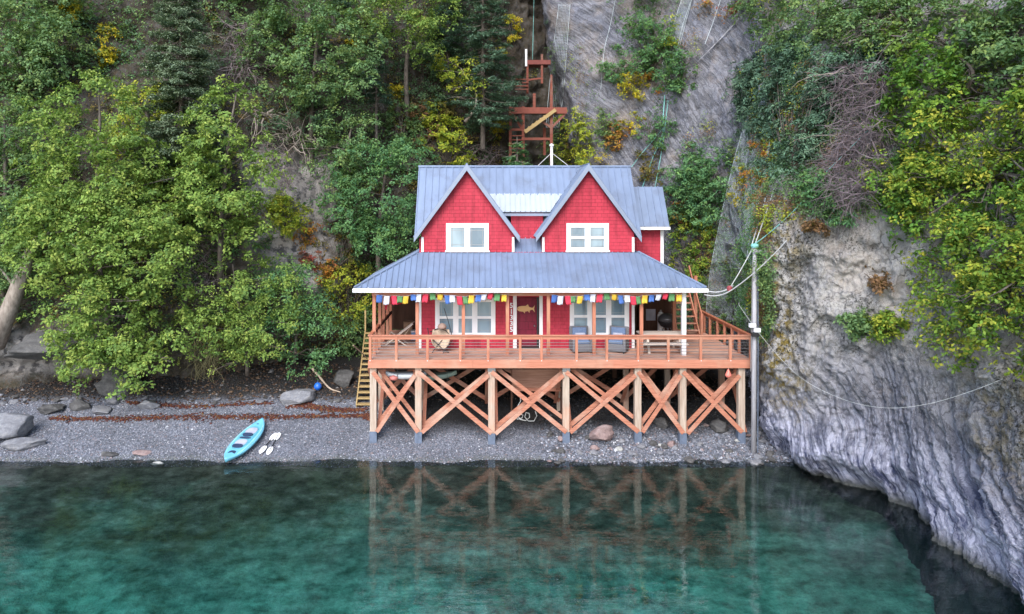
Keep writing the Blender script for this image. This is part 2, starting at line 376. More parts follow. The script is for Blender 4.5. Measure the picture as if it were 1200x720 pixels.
def rock_mat(name, base, hill):
    m, nt, b = _nodes(name); v = coords(nt)
    at_ = N(nt, 'ShaderNodeAttribute', attribute_name='strata'); q = at_.outputs['Fac']
    n1 = noise(nt, v, .45, 6, .62); n2 = noise(nt, v, 2.6, 6, .65); n3 = noise(nt, v, 11, 5, .7)
    if hill:
        col = ramp(nt, n1, [(.3, (.04, .034, .03)), (.5, (.10, .098, .098)), (.68, (.13, .135, .13))])
        col = mix(nt, ramp(nt, n2, [(.4, (0, 0, 0)), (.62, (1, 1, 1))]), (.030, .032, .020), col)
        col = mix(nt, ramp(nt, n3, [(.42, (.75, .75, .75)), (.6, (0, 0, 0))]), col, (.07, .05, .035))
        ba = N(nt, 'ShaderNodeAttribute', attribute_name='bare')
        col = mix(nt, ba.outputs['Fac'], col, mix(nt, ramp(nt, n2, [(.40, (0, 0, 0)), (.5, (1, 1, 1))]), (.10, .095, .10), ramp(nt, n1, [(.35, (.27, .25, .24)), (.6, (.42, .39, .37))])))
    else:
        cq = nt.nodes.new('ShaderNodeCombineXYZ'); sp = nt.nodes.new('ShaderNodeSeparateXYZ'); lk(nt, v, sp.inputs[0])
        lk(nt, q, cq.inputs[0])
        dz = N(nt, 'ShaderNodeMath', operation='MULTIPLY'); dz.inputs[1].default_value = .16; lk(nt, sp.outputs[2], dz.inputs[0]); lk(nt, dz.outputs[0], cq.inputs[1])
        s1 = noise(nt, cq.outputs[0], 1.3, 6, .7); s2 = noise(nt, cq.outputs[0], 5.0, 6, .75)
        col = ramp(nt, s1, [(.28, (.11, .12, .17)), (.42, (.18, .195, .26)), (.55, (.26, .265, .31)), (.70, (.16, .175, .24))])
        fo_ = N(nt, 'ShaderNodeAttribute', attribute_name='fold'); slab = ramp(nt, noise(nt, v, 1.1, 7, .72), [(.3, (.31, .305, .31)), (.46, (.48, .465, .455)), (.6, (.60, .575, .535)), (.72, (.42, .42, .44))])
        fm = N(nt, 'ShaderNodeMapRange'); lk(nt, fo_.outputs['Fac'], fm.inputs[0]); fm.inputs[3].default_value = .22; fm.inputs[4].default_value = 1.0
        col = mix(nt, fm.outputs[0], slab, col); slabc = col
        col = mix(nt, ramp(nt, s2, [(.36, (.42, .42, .46)), (.5, (.95, .95, .95)), (.66, (1, 1, 1))]), (0, 0, 0), col)
        pm_ = ramp(nt, n1, [(.42, (0, 0, 0)), (.62, (.7, .7, .7))])
        col = mix(nt, .3, col, mix(nt, pm_, col, (.36, .37, .42)))
        lines = ramp(nt, s2, [(.44, (0, 0, 0)), (.475, (1, 1, 1)), (.51, (0, 0, 0))]); col = mix(nt, lines, col, (.07, .07, .085))
        vc = N(nt, 'ShaderNodeTexVoronoi', Scale=1.15); vc.feature = 'DISTANCE_TO_EDGE'
        wv = nt.nodes.new('ShaderNodeVectorMath'); wv.operation = 'MULTIPLY_ADD'; nn3 = N(nt, 'ShaderNodeTexNoise', Scale=1.6, Detail=4.0); lk(nt, v, nn3.inputs['Vector'])
        lk(nt, nn3.outputs['Color'], wv.inputs[0]); wv.inputs[1].default_value = (.9, .9, .9); lk(nt, v, wv.inputs[2]); lk(nt, wv.outputs[0], vc.inputs['Vector'])
        vd = N(nt, 'ShaderNodeTexVoronoi', Scale=3.6); vd.feature = 'DISTANCE_TO_EDGE'; lk(nt, wv.outputs[0], vd.inputs['Vector'])
        cr = mix(nt, ramp(nt, n1, [(.45, (0, 0, 0)), (.55, (1, 1, 1))]), ramp(nt, vc.outputs[0], [(.0, (.6, .6, .6)), (.02, (0, 0, 0))]), ramp(nt, vd.outputs[0], [(.0, (.45, .45, .45)), (.05, (0, 0, 0))]))
        col = mix(nt, cr, col, (.05, .05, .06))
        col = mix(nt, fm.outputs[0], mix(nt, cr, slabc, (.06, .06, .065)), col)
        # warm iron stain in broad patches
        col = mix(nt, ramp(nt, noise(nt, coords(nt), .33, 5, .7), [(.50, (0, 0, 0)), (.68, (.5, .5, .5))]), col, (.42, .33, .25))
        # lichen and moss on the blocky corner, crusts of dark
        li = N(nt, 'ShaderNodeAttribute', attribute_name='lichen')
        lm = N(nt, 'ShaderNodeMath', operation='MULTIPLY'); lk(nt, li.outputs['Fac'], lm.inputs[0]); lk(nt, ramp(nt, n2, [(.46, (0, 0, 0)), (.58, (1, 1, 1))]), lm.inputs[1])
        col = mix(nt, lm.outputs[0], col, ramp(nt, n3, [(.35, (.10, .075, .02)), (.55, (.30, .22, .05)), (.7, (.20, .21, .06))]))
        sp2 = N(nt, 'ShaderNodeAttribute', attribute_name='crust')
        cm = N(nt, 'ShaderNodeMath', operation='MULTIPLY'); lk(nt, sp2.outputs['Fac'], cm.inputs[0]); lk(nt, ramp(nt, n3, [(.5, (0, 0, 0)), (.6, (1, 1, 1))]), cm.inputs[1])
        col = mix(nt, cm.outputs[0], col, (.045, .042, .035))
        # (tide band comes last)
        gr = noise(nt, v, 38, 4, .75); col = mix(nt, 1.0, col, ramp(nt, gr, [(.30, (.42, .42, .44)), (.44, (.92, .92, .92)), (.7, (1.18, 1.17, 1.15))]), 'MULTIPLY')
        # blue-violet slate low on the point
        bl = N(nt, 'ShaderNodeMapRange'); lk(nt, sp.outputs[2], bl.inputs[0]); bl.inputs[1].default_value = 3.2; bl.inputs[2].default_value = 1.2
        col = mix(nt, bl.outputs[0], col, mix(nt, ramp(nt, s2, [(.40, (0, 0, 0)), (.58, (1, 1, 1))]), (.05, .06, .12), (.52, .53, .66)))
        # wet dark band along the tide line
        td = N(nt, 'ShaderNodeMapRange'); lk(nt, sp.outputs[2], td.inputs[0]); td.inputs[1].default_value = .38; td.inputs[2].default_value = .05
        col = mix(nt, td.outputs[0], col, (.085, .09, .088))
    lk(nt, col, b.inputs['Base Color']); b.inputs['Roughness'].default_value = .85; b.inputs['Specular IOR Level'].default_value = .25
    h = N(nt, 'ShaderNodeMath', operation='ADD'); lk(nt, n2, h.inputs[0]); lk(nt, n3, h.inputs[1])
    if not hill:
        h2 = N(nt, 'ShaderNodeMath', operation='MULTIPLY_ADD'); lk(nt, s2, h2.inputs[0]); h2.inputs[1].default_value = 1.8; lk(nt, h.outputs[0], h2.inputs[2]); g2 = N(nt, 'ShaderNodeMath', operation='MULTIPLY_ADD'); lk(nt, gr, g2.inputs[0]); g2.inputs[1].default_value = .45; lk(nt, h2.outputs[0], g2.inputs[2]); h3 = N(nt, 'ShaderNodeMath', operation='SUBTRACT'); lk(nt, g2.outputs[0], h3.inputs[0]); lk(nt, cr, h3.inputs[1]); h = h3
    bump(nt, b, h.outputs[0], .9, .09); return m
BARE = [(305,190),(345,165),(385,185),(400,230),(392,300),(372,345),(330,320),(262,325),(262,300),(320,290)]
hx_ = VX + HP[..., 0] * F / np.maximum(HP[..., 1], 1); hy_ = VY + (CZ - HP[..., 2]) * F / np.maximum(HP[..., 1], 1)
hn = fbm(HP * .7, 3); bare = sstep(286, 305, hx_ + 25*hn) * sstep(402, 385, hx_ + 20*hn) * sstep(165, 195, hy_ + 25*hn) * sstep(345, 325, hy_ + 20*hn)
bare = np.maximum(bare, .8 * sstep(140, 90, hx_ + 40*hn) * sstep(385, 395, hy_ + 15*hn) * sstep(445, 430, hy_))
hill = link('hillside', mesh_np('hillside', HP.reshape(-1, 3), grid_quads(*HP.shape[:2]), attrs={'strata': HQ, 'bare': bare}), rock_mat('hill_rock', None, True))
props(hill, kind='structure')
px_ = VX + CP[..., 0] * F / np.maximum(CP[..., 1], 1); py_ = VY + (CZ - CP[..., 2]) * F / np.maximum(CP[..., 1], 1)
nz = fbm(CP * .6, 3)
lich = sstep(960, 905, px_ + 60 * nz) * sstep(865, 900, px_) * sstep(215, 260, py_) * sstep(515, 470, py_ + 40 * nz)
lich = np.maximum(lich, .5 * sstep(1120, 1190, px_ + 60 * nz) * sstep(420, 450, py_) * sstep(640, 560, py_))
crust = np.clip(sstep(1000, 930, px_ + 90 * nz) * sstep(210, 240, py_) * sstep(480, 400, py_) + sstep(.12, .35, fbm(CP * .45, 3)) * sstep(860, 960, px_) * sstep(520, 420, py_)
                + sstep(1130, 1200, px_ + 50 * nz) * sstep(400, 440, py_) * sstep(620, 560, py_), 0, 1)
cl = link('rock_cliff', mesh_np('rock_cliff', CP.reshape(-1, 3), grid_quads(*CP.shape[:2]), attrs={'strata': CQ, 'lichen': lich, 'crust': crust, 'fold': FOLD}), rock_mat('slate', None, False))
props(cl, kind='structure')

def bvh_of(P, st=2):
    G = P[::st, ::st]; return G.reshape(-1, 3), grid_quads(*G.shape[:2])
_v1, _q1 = bvh_of(HP); _v2, _q2 = bvh_of(CP, 3)
BV = BVHTree.FromPolygons([tuple(v) for v in np.vstack([_v1, _v2])], [tuple(int(i) for i in q) for q in np.vstack([_q1, _q2 + len(_v1)])])
EYE = Vector((0, 0, CZ))
def face_at(px, py, off=0.0):
    """point on the rock seen at a pixel, off metres in front of it"""
    d = (at(px, py, 30) - EYE).normalized(); h = BV.ray_cast(EYE, d, 90)
    if h[0] is None: return at(px, py, 40)
    return h[0] - d * off
# ================================================================== materials for built things
M = dict(
    red=siding('red_shingle', (.43, .030, .056), (.37, .024, .047)), 
    roof=plain('blue_grey_metal', (.18, .235, .35), .5, .15, .4, .18, 2.2, (1, .4, .4), .05, dirt=(.14, .175, .25)),
    roof2=plain('pale_metal', (.36, .41, .47), .5, .2, .5, .1, 1.6, (1, 1, 1), .04),
    bargeboard=plain('blue_grey_trim', (.24, .285, .38), .5, .2, .5, .1, 2),
    white=plain('white_paint', (.80, .80, .82), .5, 0, .4, .06, 4, bmp=.03),
    door=siding('dark_red_door', (.16, .008, .028), (.14, .007, .024), 3.0),
    glass=None,
    deckw=wood('deck_board', (.60, .335, .245), (.38, .195, .145), 'X', weather=(.54, .38, .31)),
    stainx=wood('stained_rail_wood', (.52, .22, .145), (.38, .145, .09), 'X', weather=(.46, .28, .20)),
    stainz=wood('stained_post_wood', (.50, .21, .135), (.35, .13, .08), 'Z', weather=(.44, .26, .18)),
    brace=wood('stained_brace_wood', (.49, .215, .14), (.29, .11, .07), 'X', weather=(.52, .38, .30)),
    oldwood=wood('pile_wood', (.48, .40, .33), (.30, .22, .17), 'Z', weather=(.58, .30, .20)),
    treated=wood('treated_yellow_wood', (.44, .32, .15), (.28, .19, .08), 'X'),
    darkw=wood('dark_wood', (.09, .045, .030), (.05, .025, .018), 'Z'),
    redw=wood('weathered_red_wood', (.24, .075, .05), (.13, .04, .03), 'X', weather=(.20, .12, .095)),
    grey_wood=wood('grey_pole_wood', (.42, .42, .45), (.27, .26, .28), 'Z'),
    sleeve=plain('galvanised_sleeve', (.16, .20, .28), .55, .4, .5, .3, 5),
    steel=plain('steel', (.30, .31, .33), .4, .8),
    dark=plain('dark_metal', (.03, .03, .033), .5, .3),
    ply=wood('plywood', (.44, .24, .17), (.30, .15, .10), 'X'),
    rope_white=plain('white_rope', (.66, .68, .68), .8), rope_teal=plain('teal_rope', (.22, .52, .50), .8),
    net=plain('net_wire', (.60, .68, .72), .6, .2, bmp=0), wire=plain('cable', (.60, .60, .62), .6, bmp=0), black=plain('black_cable', (.03, .03, .03), .6, bmp=0),
    tan=plain('tan_canvas', (.52, .40, .30), .9, bmp=.3, scale=20), wicker=plain('grey_wicker', (.17, .17, .19), .8, scale=40, bmp=.6), cushion=plain('blue_cushion', (.14, .20, .33), .9, scale=20),
    paletable=wood('bleached_table', (.60, .52, .46), (.42, .35, .30), 'X'),
    kayak=plain('turquoise_plastic', (.16, .47, .62), .32, 0, .5, .10, 2, bmp=.02), greypad=plain('grey_pad', (.40, .41, .50), .8), navy=plain('navy_rubber', (.03, .05, .11), .6),
    fabric={})
def glassmat():
    m, nt, b = _nodes('window_glass')
    n1 = noise(nt, coords(nt, (1, 1, .5)), 1.2, 3, .5)
    lk(nt, ramp(nt, n1, [(.35, (.13, .20, .26)), (.65, (.28, .38, .44))]), b.inputs['Base Color'])
    b.inputs['Roughness'].default_value = .06; b.inputs['Specular IOR Level'].default_value = .9; return m
M['glass'] = glassmat()
for n, c in dict(blue=(.08, .17, .48), white=(.62, .64, .75), red=(.62, .05, .09), green=(.11, .26, .11), yellow=(.70, .46, .06)).items():
    M['fabric'][n] = plain(n + '_flag_cloth', c, .9, 0, .2, .15, 12)

# ================================================================== HOUSE
YW = 29.53
house = thing('house', 'red shingled house with twin gables and blue metal roof above the deck', 'house', (2.05, 31.5, DECK))
xl, xr = X_(491, YW), X_(743, YW)
G1 = (X_(494, YW), X_(602.5, YW), X_(548, 29.2)); G2 = (X_(635.5, YW), X_(743, YW), X_(689, 29.2))
ZR, ZE, PITCH = 11.30, 8.27, 1.377
YR, YE = 31.5, 29.3
def ex_wall(mb, poly, y0, y1):
    """vertical slab from (x,z) outline"""
    k = len(poly); vs = [(x, y0, z) for x, z in poly] + [(x, y1, z) for x, z in poly]
    mb.add(vs, [tuple(range(k)), tuple(range(2*k-1, k-1, -1))] + [(i, i+k, (i+1) % k + k, (i+1) % k) for i in range(k)])
# ground floor front wall, with real openings left for the windows and the door
LW = [(510, 580.5, 349, 395), (667.7, 737, 346.5, 395)]; UW = [(522.8, 572.6, 261.8, 295.0), (663.8, 713.3, 261.8, 295.0)]
DOOR = (606, 632)
mb = MB(); zt = 7.62
cuts = sorted([(X_(a, YW), X_(b, YW), Z_(d, YW), Z_(c, YW)) for a, b, c, d in LW] + [(X_(DOOR[0], YW), X_(DOOR[1], YW), DECK, 5.72)])
x = xl
for a, b, z0, z1 in cuts:
    mb.box(x, a, YW, YW + .16, DECK, zt)
    if z0 > DECK + .01: mb.box(a, b, YW, YW + .16, DECK, z0)
    mb.box(a, b, YW, YW + .16, z1, zt); x = b
mb.box(x, xr, YW, YW + .16, DECK, zt)
mb.box(xl, xl + .16, YW + .16, 34.6, DECK, 8.2); mb.box(xr - .16, xr, YW + .16, 34.6, DECK, 8.2); mb.box(xl + .16, xr - .16, 34.44, 34.6, DECK, 8.2)
mb.build('wall', M['red'], house)
for (ga, gb, gc), (a, b, c, d) in ((G1, UW[0]), (G2, UW[1])):
    mb = MB(); wa, wb, z0, z1 = X_(a, YW), X_(b, YW), Z_(d, YW), Z_(c, YW); y0, y1 = YW, YW + .16
    za = lambda x: ZR - .16 - PITCH * abs(x - gc)
    zb = 7.60
    ex_wall(mb, [(ga, zb), (wa, zb), (wa, za(wa)), (ga, za(ga))], y0, y1); ex_wall(mb, [(wb, zb), (gb, zb), (gb, za(gb)), (wb, za(wb))], y0, y1)
    if z0 > zb + .005: ex_wall(mb, [(wa, zb), (wb, zb), (wb, z0), (wa, z0)], y0, y1)
    ex_wall(mb, [(wa, z1), (wb, z1), (wb, za(wb)), (gc, za(gc)), (wa, za(wa))], y0, y1)
    for xx in (ga, gb - .12): mb.box(xx, xx + .12, YW + .16, 31.0, zb, za(ga) - .02)
    mb.build('gable_wall', M['red'], house)
# recessed wall between the gables
MB().box(G1[1] - .1, G2[0] + .1, 30.22, 30.36, 7.9, 9.30).build('recess_wall', M['red'], house)

def clipx(poly, a):
    ys = []
    for i in range(len(poly)):
        p, q = poly[i], poly[(i + 1) % len(poly)]
        if (p[0] - a) * (q[0] - a) <= 0 and abs(p[0] - q[0]) > 1e-9:
            ys.append(p[1] + (q[1] - p[1]) * (a - p[0]) / (q[0] - p[0]))
    return (min(ys), max(ys)) if len(ys) >= 2 else None
def roof_plane(mb, poly, O, A, B, pitch=.30, t=.07, rib=.045):
    """metal roof: polygon in (a along the eave, b up the slope), slab and standing ribs"""
    O, A, B = Vector(O), Vector(A).normalized(), Vector(B).normalized(); n = A.cross(B).normalized()
    if n.z < 0: n = -n
    mp = lambda a, b: O + A * a + B * b
    P = [mp(*p) for p in poly]
    if (P[1] - P[0]).cross(P[2] - P[1]).dot(n) < 0: P.reverse()
    mb.slab(P, n, t)
    lo, hi = min(p[0] for p in poly), max(p[0] for p in poly); a = lo + .03
    while a < hi:
        c = clipx(poly, a)
        if c and c[1] - c[0] > .08: mb.bar(mp(a, c[0] + .003) + n * (rib * .45), mp(a, c[1] - .003) + n * (rib * .45), .035, rib, n)
        a += pitch
def XYplane(mb, pts, zf, **k):
    """roof plane given as (X,Y) outline and zf(X,Y); ribs up the slope in Y"""
    y0 = min(p[1] for p in pts); sl = math.hypot(1, zf(0, 1) - zf(0, 0))
    roof_plane(mb, [(p[0], (p[1] - y0) * sl) for p in pts], (0, y0, zf(0, y0)), (1, 0, 0), (0, 1, zf(0, 1) - zf(0, 0)), **k)
mainz = lambda X, Y: ZR - PITCH * (YR - Y)
ml, mr_ = X_(485.5, YE), X_(752, YE)
mb = MB()
XYplane(mb, [(ml, YE), (G1[2], YR), (ml, YR)], mainz); XYplane(mb, [(mr_, YE), (mr_, YR), (G2[2], YR)], mainz)
XYplane(mb, [(G1[2], YR), (G1[2] + .93, 30.57), (G2[2] - .93, 30.57), (G2[2], YR)], mainz)
XYplane(mb, [(ml, YR), (mr_, YR), (mr_, 34.9), (ml, 34.9)], lambda X, Y: ZR + .9 * (YR - Y))
mb.tube([(ml - .02, YR, ZR + .02), (mr_ + .02, YR, ZR + .02)], .055, 8)
mb.build('main_roof', M['roof'], house)
mb = MB(); XYplane(mb, [(G1[2] + .90, 30.60), (G1[2] + 1.49, 30.03), (G2[2] - 1.49, 30.03), (G2[2] - .90, 30.60)], lambda X, Y: mainz(X, Y) + .03, pitch=.22)
props(mb.build('skylight_roof', M['roof2'], house), 'paler metal strip of roof between the gables')
MB().box(G1[2] + 1.45, G2[2] - 1.45, 30.0, 30.03, 9.13, 9.24).build('fascia', M['bargeboard'], house)
for g, x0, x1 in ((G1, X_(485, 29.2), X_(609, 29.2)), (G2, X_(628, 29.2), X_(752, 29.2))):
    mb = MB(); half = (x1 - x0) / 2; sl = math.hypot(1, PITCH); xc = (x0 + x1) / 2
    for sgn in (-1, 1):
        L = half * sl
        roof_plane(mb, [(0, 0), (2.25, 0), (2.25 - half * 1.02, L), (2.25 - half * 1.02, L)][:2] + [(2.25, L), (0, L)], (xc + sgn * half, 29.22, ZR - PITCH * half), (0, 1, 0), (-sgn, 0, PITCH), t=.08)
    mb.tube([(xc, 29.2, ZR + .015), (xc, 31.45, ZR + .015)], .05, 6); mb.build('gable_roof', M['roof'], house)
    mb = MB(); w = .27
    for sgn in (-1, 1):
        nx, nz = sgn * PITCH / sl, 1 / sl
        a = Vector((xc, 29.19, ZR + .03)); e = Vector((xc + sgn * half, 29.19, ZR - PITCH * half + .03)); dn = Vector((0, 0, -w * sl * .62)); y2 = Vector((0, .045, 0))
        vs = [a, e, e + dn * .85, a + dn]; vs += [v + y2 for v in vs]
        mb.add(vs, [(0,1,2,3),(7,6,5,4),(0,4,5,1),(1,5,6,2),(2,6,7,3),(3,7,4,0)])
    mb.build('bargeboard', M['bargeboard'], house)
# porch roof: front slope, two hips, side slopes
EY, EZ, EL, ER = 27.9, 6.30, X_(415, 27.9), X_(828, 27.9); TL, TR, TZ = X_(490, YW), X_(748, YW), 7.60
sl_ = (TZ - EZ) / (YW - EY); pz = lambda X, Y: EZ + sl_ * (Y - EY)
mb = MB()
XYplane(mb, [(EL, EY), (ER, EY), (TR, YW), (TL, YW)], pz, pitch=.235, t=.06)
XYplane(mb, [(G1[1] + .02, YW), (G2[0] - .02, YW), (G2[0] - .02, 30.3), (G1[1] + .02, 30.3)], pz, pitch=.235, t=.06)
for e, t_, sg in ((EL, TL, 1), (ER, TR, -1)):
    run = abs(t_ - e); s2 = math.hypot(run, TZ - EZ)
    P = [(0, 0), (6.2, 0), (6.2, s2), (YW - EY, s2)]
    roof_plane(mb, P, (e, EY, EZ), (0, 1, 0), (sg * run, 0, TZ - EZ), pitch=.235, t=.06)
    mb.tube([(e, EY, EZ + .03), (t_, YW, TZ + .03)], .05, 6)
mb.build('porch_roof', M['roof'], house)
mb = MB()
mb.box(EL - .05, ER + .05, EY - .12, EY, EZ - .17, EZ - .01); mb.box(EL - .05, EL + .05, EY + .003, 34.0, EZ - .17, EZ - .01); mb.box(ER - .05, ER + .05, EY + .003, 34.0, EZ - .17, EZ - .01)
mb.build('gutter', M['white'], house, bevel=.02)
for px in range(432, 828, 18): MB().box(X_(px, EY) - .02, X_(px, EY) + .02, EY - .135, EY - .121, EZ - .03, EZ + .03).build('gutter_bracket', M['white'], house)
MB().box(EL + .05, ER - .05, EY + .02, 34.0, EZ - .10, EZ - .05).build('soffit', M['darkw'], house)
MB().box(X_(436, 28.2), X_(803, 28.2), 28.12, 28.28, EZ - .34, EZ - .11).build('porch_beam', M['stainx'], house)
# porch posts
for px in (438.6, 489, 543, 594.6, 642.6, 696, 751.5):
    x = X_(px, 28.2); MB().box(x - .065, x + .065, 28.14, 28.26, DECK, EZ - .34).build('porch_post', M['stainz'], house)
xs = X_(438.6, 28.2)
for y in (29.8, 31.0, 32.3, 33.5): MB().box(xs - .06, xs + .06, y - .06, y + .06, DECK, EZ - .1).build('porch_post', M['stainz'], house)
for px, y in ((790, 31.0), (815, 33.4)): x = X_(px, y); MB().box(x - .07, x + .07, y - .07, y + .07, DECK, EZ - .1).build('porch_post', M['stainz'], house)
x = X_(801, 28.2)
props(MB().box(x - .085, x + .085, 28.1, 28.27, DECK, EZ - .15).build('porch_post', M['white'], house, bevel=.01), 'white square post at the corner of the porch roof')
# corner boards and trim
for a, b in ((xl - .02, xl + .10), (xr - .10, xr + .02)): MB().box(a, b, YW - .03, YW - .001, DECK, zt - .1).build('corner_board', M['white'], house)
for a, b in ((G1[0] - .01, G1[0] + .09), (G1[1] - .09, G1[1] + .01), (G2[0] - .01, G2[0] + .09), (G2[1] - .09, G2[1] + .01)):
    MB().box(a, b, YW - .03, YW - .001, TZ + .02, ZE - .02).build('corner_board', M['white'], house)
# windows
def window(px0, px1, py0, py1, n, twin):
    x0, x1, z0, z1 = X_(px0, YW), X_(px1, YW), Z_(py1, YW), Z_(py0, YW); tw = .13
    c = MB(); y0, y1 = YW - .045, YW - .002; e = .002
    c.box(x0, x0 + tw, y0, y1, z0, z1); c.box(x1 - tw, x1, y0, y1, z0, z1); c.box(x0 + tw, x1 - tw, y0 + e, y1, z1 - tw, z1); c.box(x0 + tw, x1 - tw, y0 + e, y1, z0, z0 + tw * .9)
    c.box(x0 - .04, x1 + .04, y0 - .03, y0 - .001, z0 - .02, z0 + .05)
    win = c.build('window', M['white'], house)
    ix0, ix1, iz0, iz1 = x0 + tw, x1 - tw, z0 + tw * .9, z1 - tw; mw = .12; pw = (ix1 - ix0 - mw * (n - 1)) / n
    s = MB(); gl = MB(); mu = MB(); st = .055
    for i in range(n):
        a = ix0 + i * (pw + mw); b = a + pw
        if i: s.box(a - mw, a, YW - .03, YW + .02, iz0, iz1)
        zm = (iz0 + iz1) / 2
        halves = ((iz0, zm, .03), (zm, iz1, .0)) if twin else ((iz0, iz1, .0),)
        for (h0, h1, dy) in halves:
            yy = YW - .012 - dy * .3
            s.box(a, a + st, yy, yy + .05, h0, h1); s.box(b - st, b, yy, yy + .05, h0, h1); s.box(a + st, b - st, yy + .001, yy + .05, h0, h0 + st); s.box(a + st, b - st, yy + .001, yy + .05, h1 - st, h1)
            gl.box(a + st, b - st, yy + .03, yy + .036, h0 + st, h1 - st)
            for f in (.12, .88):
                xx = a + st + (b - a - 2 * st) * f; mu.box(xx - .008, xx + .008, yy + .024, yy + .0285, h0 + st, h1 - st)
            for f in ((.14, .86) if (not twin or h0 == iz0) else (.14,)):
                zz = h0 + st + (h1 - h0 - 2 * st) * f; mu.box(a + st, b - st, yy + .0235, yy + .028, zz - .008, zz + .008)
    s.build('sash', M['white'], win); gl.build('pane', M['glass'], win); mu.build('muntin', M['steel'], win)
    # pale blinds and a dark room behind
    MB().box(ix0, ix1, YW + .22, YW + .24, iz0, iz1).build('blind', M['white'], win)
for w_ in LW: window(*w_, 3, True)
for i_, w_ in enumerate(UW): window(*w_, 2, i_ == 1)
# door
dx0, dx1 = X_(DOOR[0], YW), X_(DOOR[1], YW)
d = MB().box(dx0 + .02, dx1 - .11, YW + .06, YW + .10, DECK + .06, 5.70).build('door', M['door'], house)
MB().lathe((dx1 - .2, YW + .03, 4.5), [(.0, -.04), (.035, -.02), (.035, .02), (.0, .04)], 8).build('handle', M['steel'], d)
MB().box(dx1 - .10, dx1 - .02, YW + .04, YW + .07, DECK + .02, 5.70).build('screen_door_edge', M['dark'], d)
mb = MB()
for a, b in ((dx0 - .17, dx0 - .02), (dx1 + .0, dx1 + .14)): mb.box(a, b, YW - .04, YW - .001, DECK, 5.8)
mb.box(dx0 - .17, dx1 + .14, YW - .038, YW - .001, 5.8, 5.95)
mb.build('door_frame', M['white'], house)
MB().box(dx0 + .02, dx1 - .02, YW - .02, YW + .10, DECK, DECK + .05).build('threshold', M['dark'], house)
# house number, one digit below the other
def text_mesh(s, size, depth=.006):
    cu = bpy.data.curves.new('t', 'FONT'); cu.body = s; cu.size = size; cu.extrude = depth; cu.align_x = 'CENTER'; cu.align_y = 'CENTER'; cu.offset = .006
    o = bpy.data.objects.new('t', cu); COL.objects.link(o); dg = bpy.context.evaluated_depsgraph_get()
    me = bpy.data.meshes.new_from_object(o.evaluated_get(dg)); bpy.data.objects.remove(o); return me
for i, ch in enumerate('51335'):
    me = text_mesh(ch, .29); me.transform(Matrix.Rotation(R(90), 4, 'X'))
    o = link('house_number', me, M['white'], house); o.location = at(599.3, 358.5 + 7.0 * i, YW - .03) - house.location
# right wing
WY = 31.3
wx0, wx1 = xr + .003, X_(777, WY); wl_ = X_(742, WY)
MB().box(wx0, wx1, WY, 34.5, 6.45, 8.9).build('wing_wall', M['red'], house)
MB().box(wx1 - .12, wx1 + .02, WY - .03, WY - .001, 6.5, 8.66).build('corner_board', M['white'], house)
mb = MB(); wr0 = X_(744, WY); wr1 = X_(784.5, 30.95); wz = lambda X, Y: 8.64 + 1.55 * (Y - 30.95)
XYplane(mb, [(wr0, 30.95), (wr1, 30.95), (wr1, 32.1), (wr0, 32.1)], wz); XYplane(mb, [(wr0, 32.1), (wr1, 32.1), (wr1, 34.9), (wr0, 34.9)], lambda X, Y: wz(0, 32.1) + .6 * (32.1 - Y))
mb.build('wing_roof', M['roof'], house)
MB().box(wr0, wr1 + .02, 30.86, 30.948, 8.50, 8.63).build('wing_gutter', M['white'], house)
# back of the porch on both sides
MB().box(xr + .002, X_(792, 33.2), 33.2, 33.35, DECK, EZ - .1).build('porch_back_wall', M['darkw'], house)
MB().box(xs, xl - .002, 33.9, 34.0, DECK, EZ - .1).build('porch_back_wall', M['darkw'], house)  # left wall added to close this end and keep the porch dark
# stove pipe and stays
p0 = at(646.5, 196, 31.8)
mb = MB(); mb.tube([p0 - Vector((0, 0, .4)), p0 + Vector((0, 0, .93))], .06, 10); mb.lathe(p0 + Vector((0, 0, .93)), [(.06, 0), (.10, .02), (.10, .09), (.04, .13)], 10)
sp_ = mb.build('stove_pipe', M['white'], house)
for dx in (-.75, .85): MB().tube([p0 + Vector((0, 0, .65)), p0 + Vector((dx, -.25, -.05))], .014, 5).build('stay', M['wire'], sp_)

# ================================================================== DECK
DL, DR, DF, DB = X_(432, 27.3), X_(882, 27.3), 27.3, 33.7
deck = thing('deck', 'reddish timber deck on braced piles with railing around the house', 'deck', ((DL + DR) / 2, 30, DECK - 3.2))
mb = MB(); y = DF + .02; r_ = random.Random(3)
while y < DB:
    x = DL
    while x < DR:
        L = r_.choice((3.2, 4.2, 4.9)); b = min(x + L, DR); zt_ = DECK - r_.random() * .006
        mb.box(x + .002, b - .002, y, y + .133, DECK - .04, zt_); x = b
    y += .142
mb.build('decking', M['deckw'], deck)
mb = MB()
for a, b in ((DL, -.2), (-.197, 4.6), (4.603, DR)): mb.box(a, b, DF - .05, DF - .001, DECK - .31, DECK + .012)
mb.build('rim_board', M['stainx'], deck, bevel=.008)
for x in (DL, DR): MB().box(x - .025, x + .025, DF + .001, DB, DECK - .31, DECK - .045).build('rim_board', M['stainx'], deck)
mb = MB(); x = DL + .4
while x < DR: mb.box(x - .02, x + .02, DF + .01, DB, DECK - .27, DECK - .046); x += .42
mb.build('joist', M['darkw'], deck)
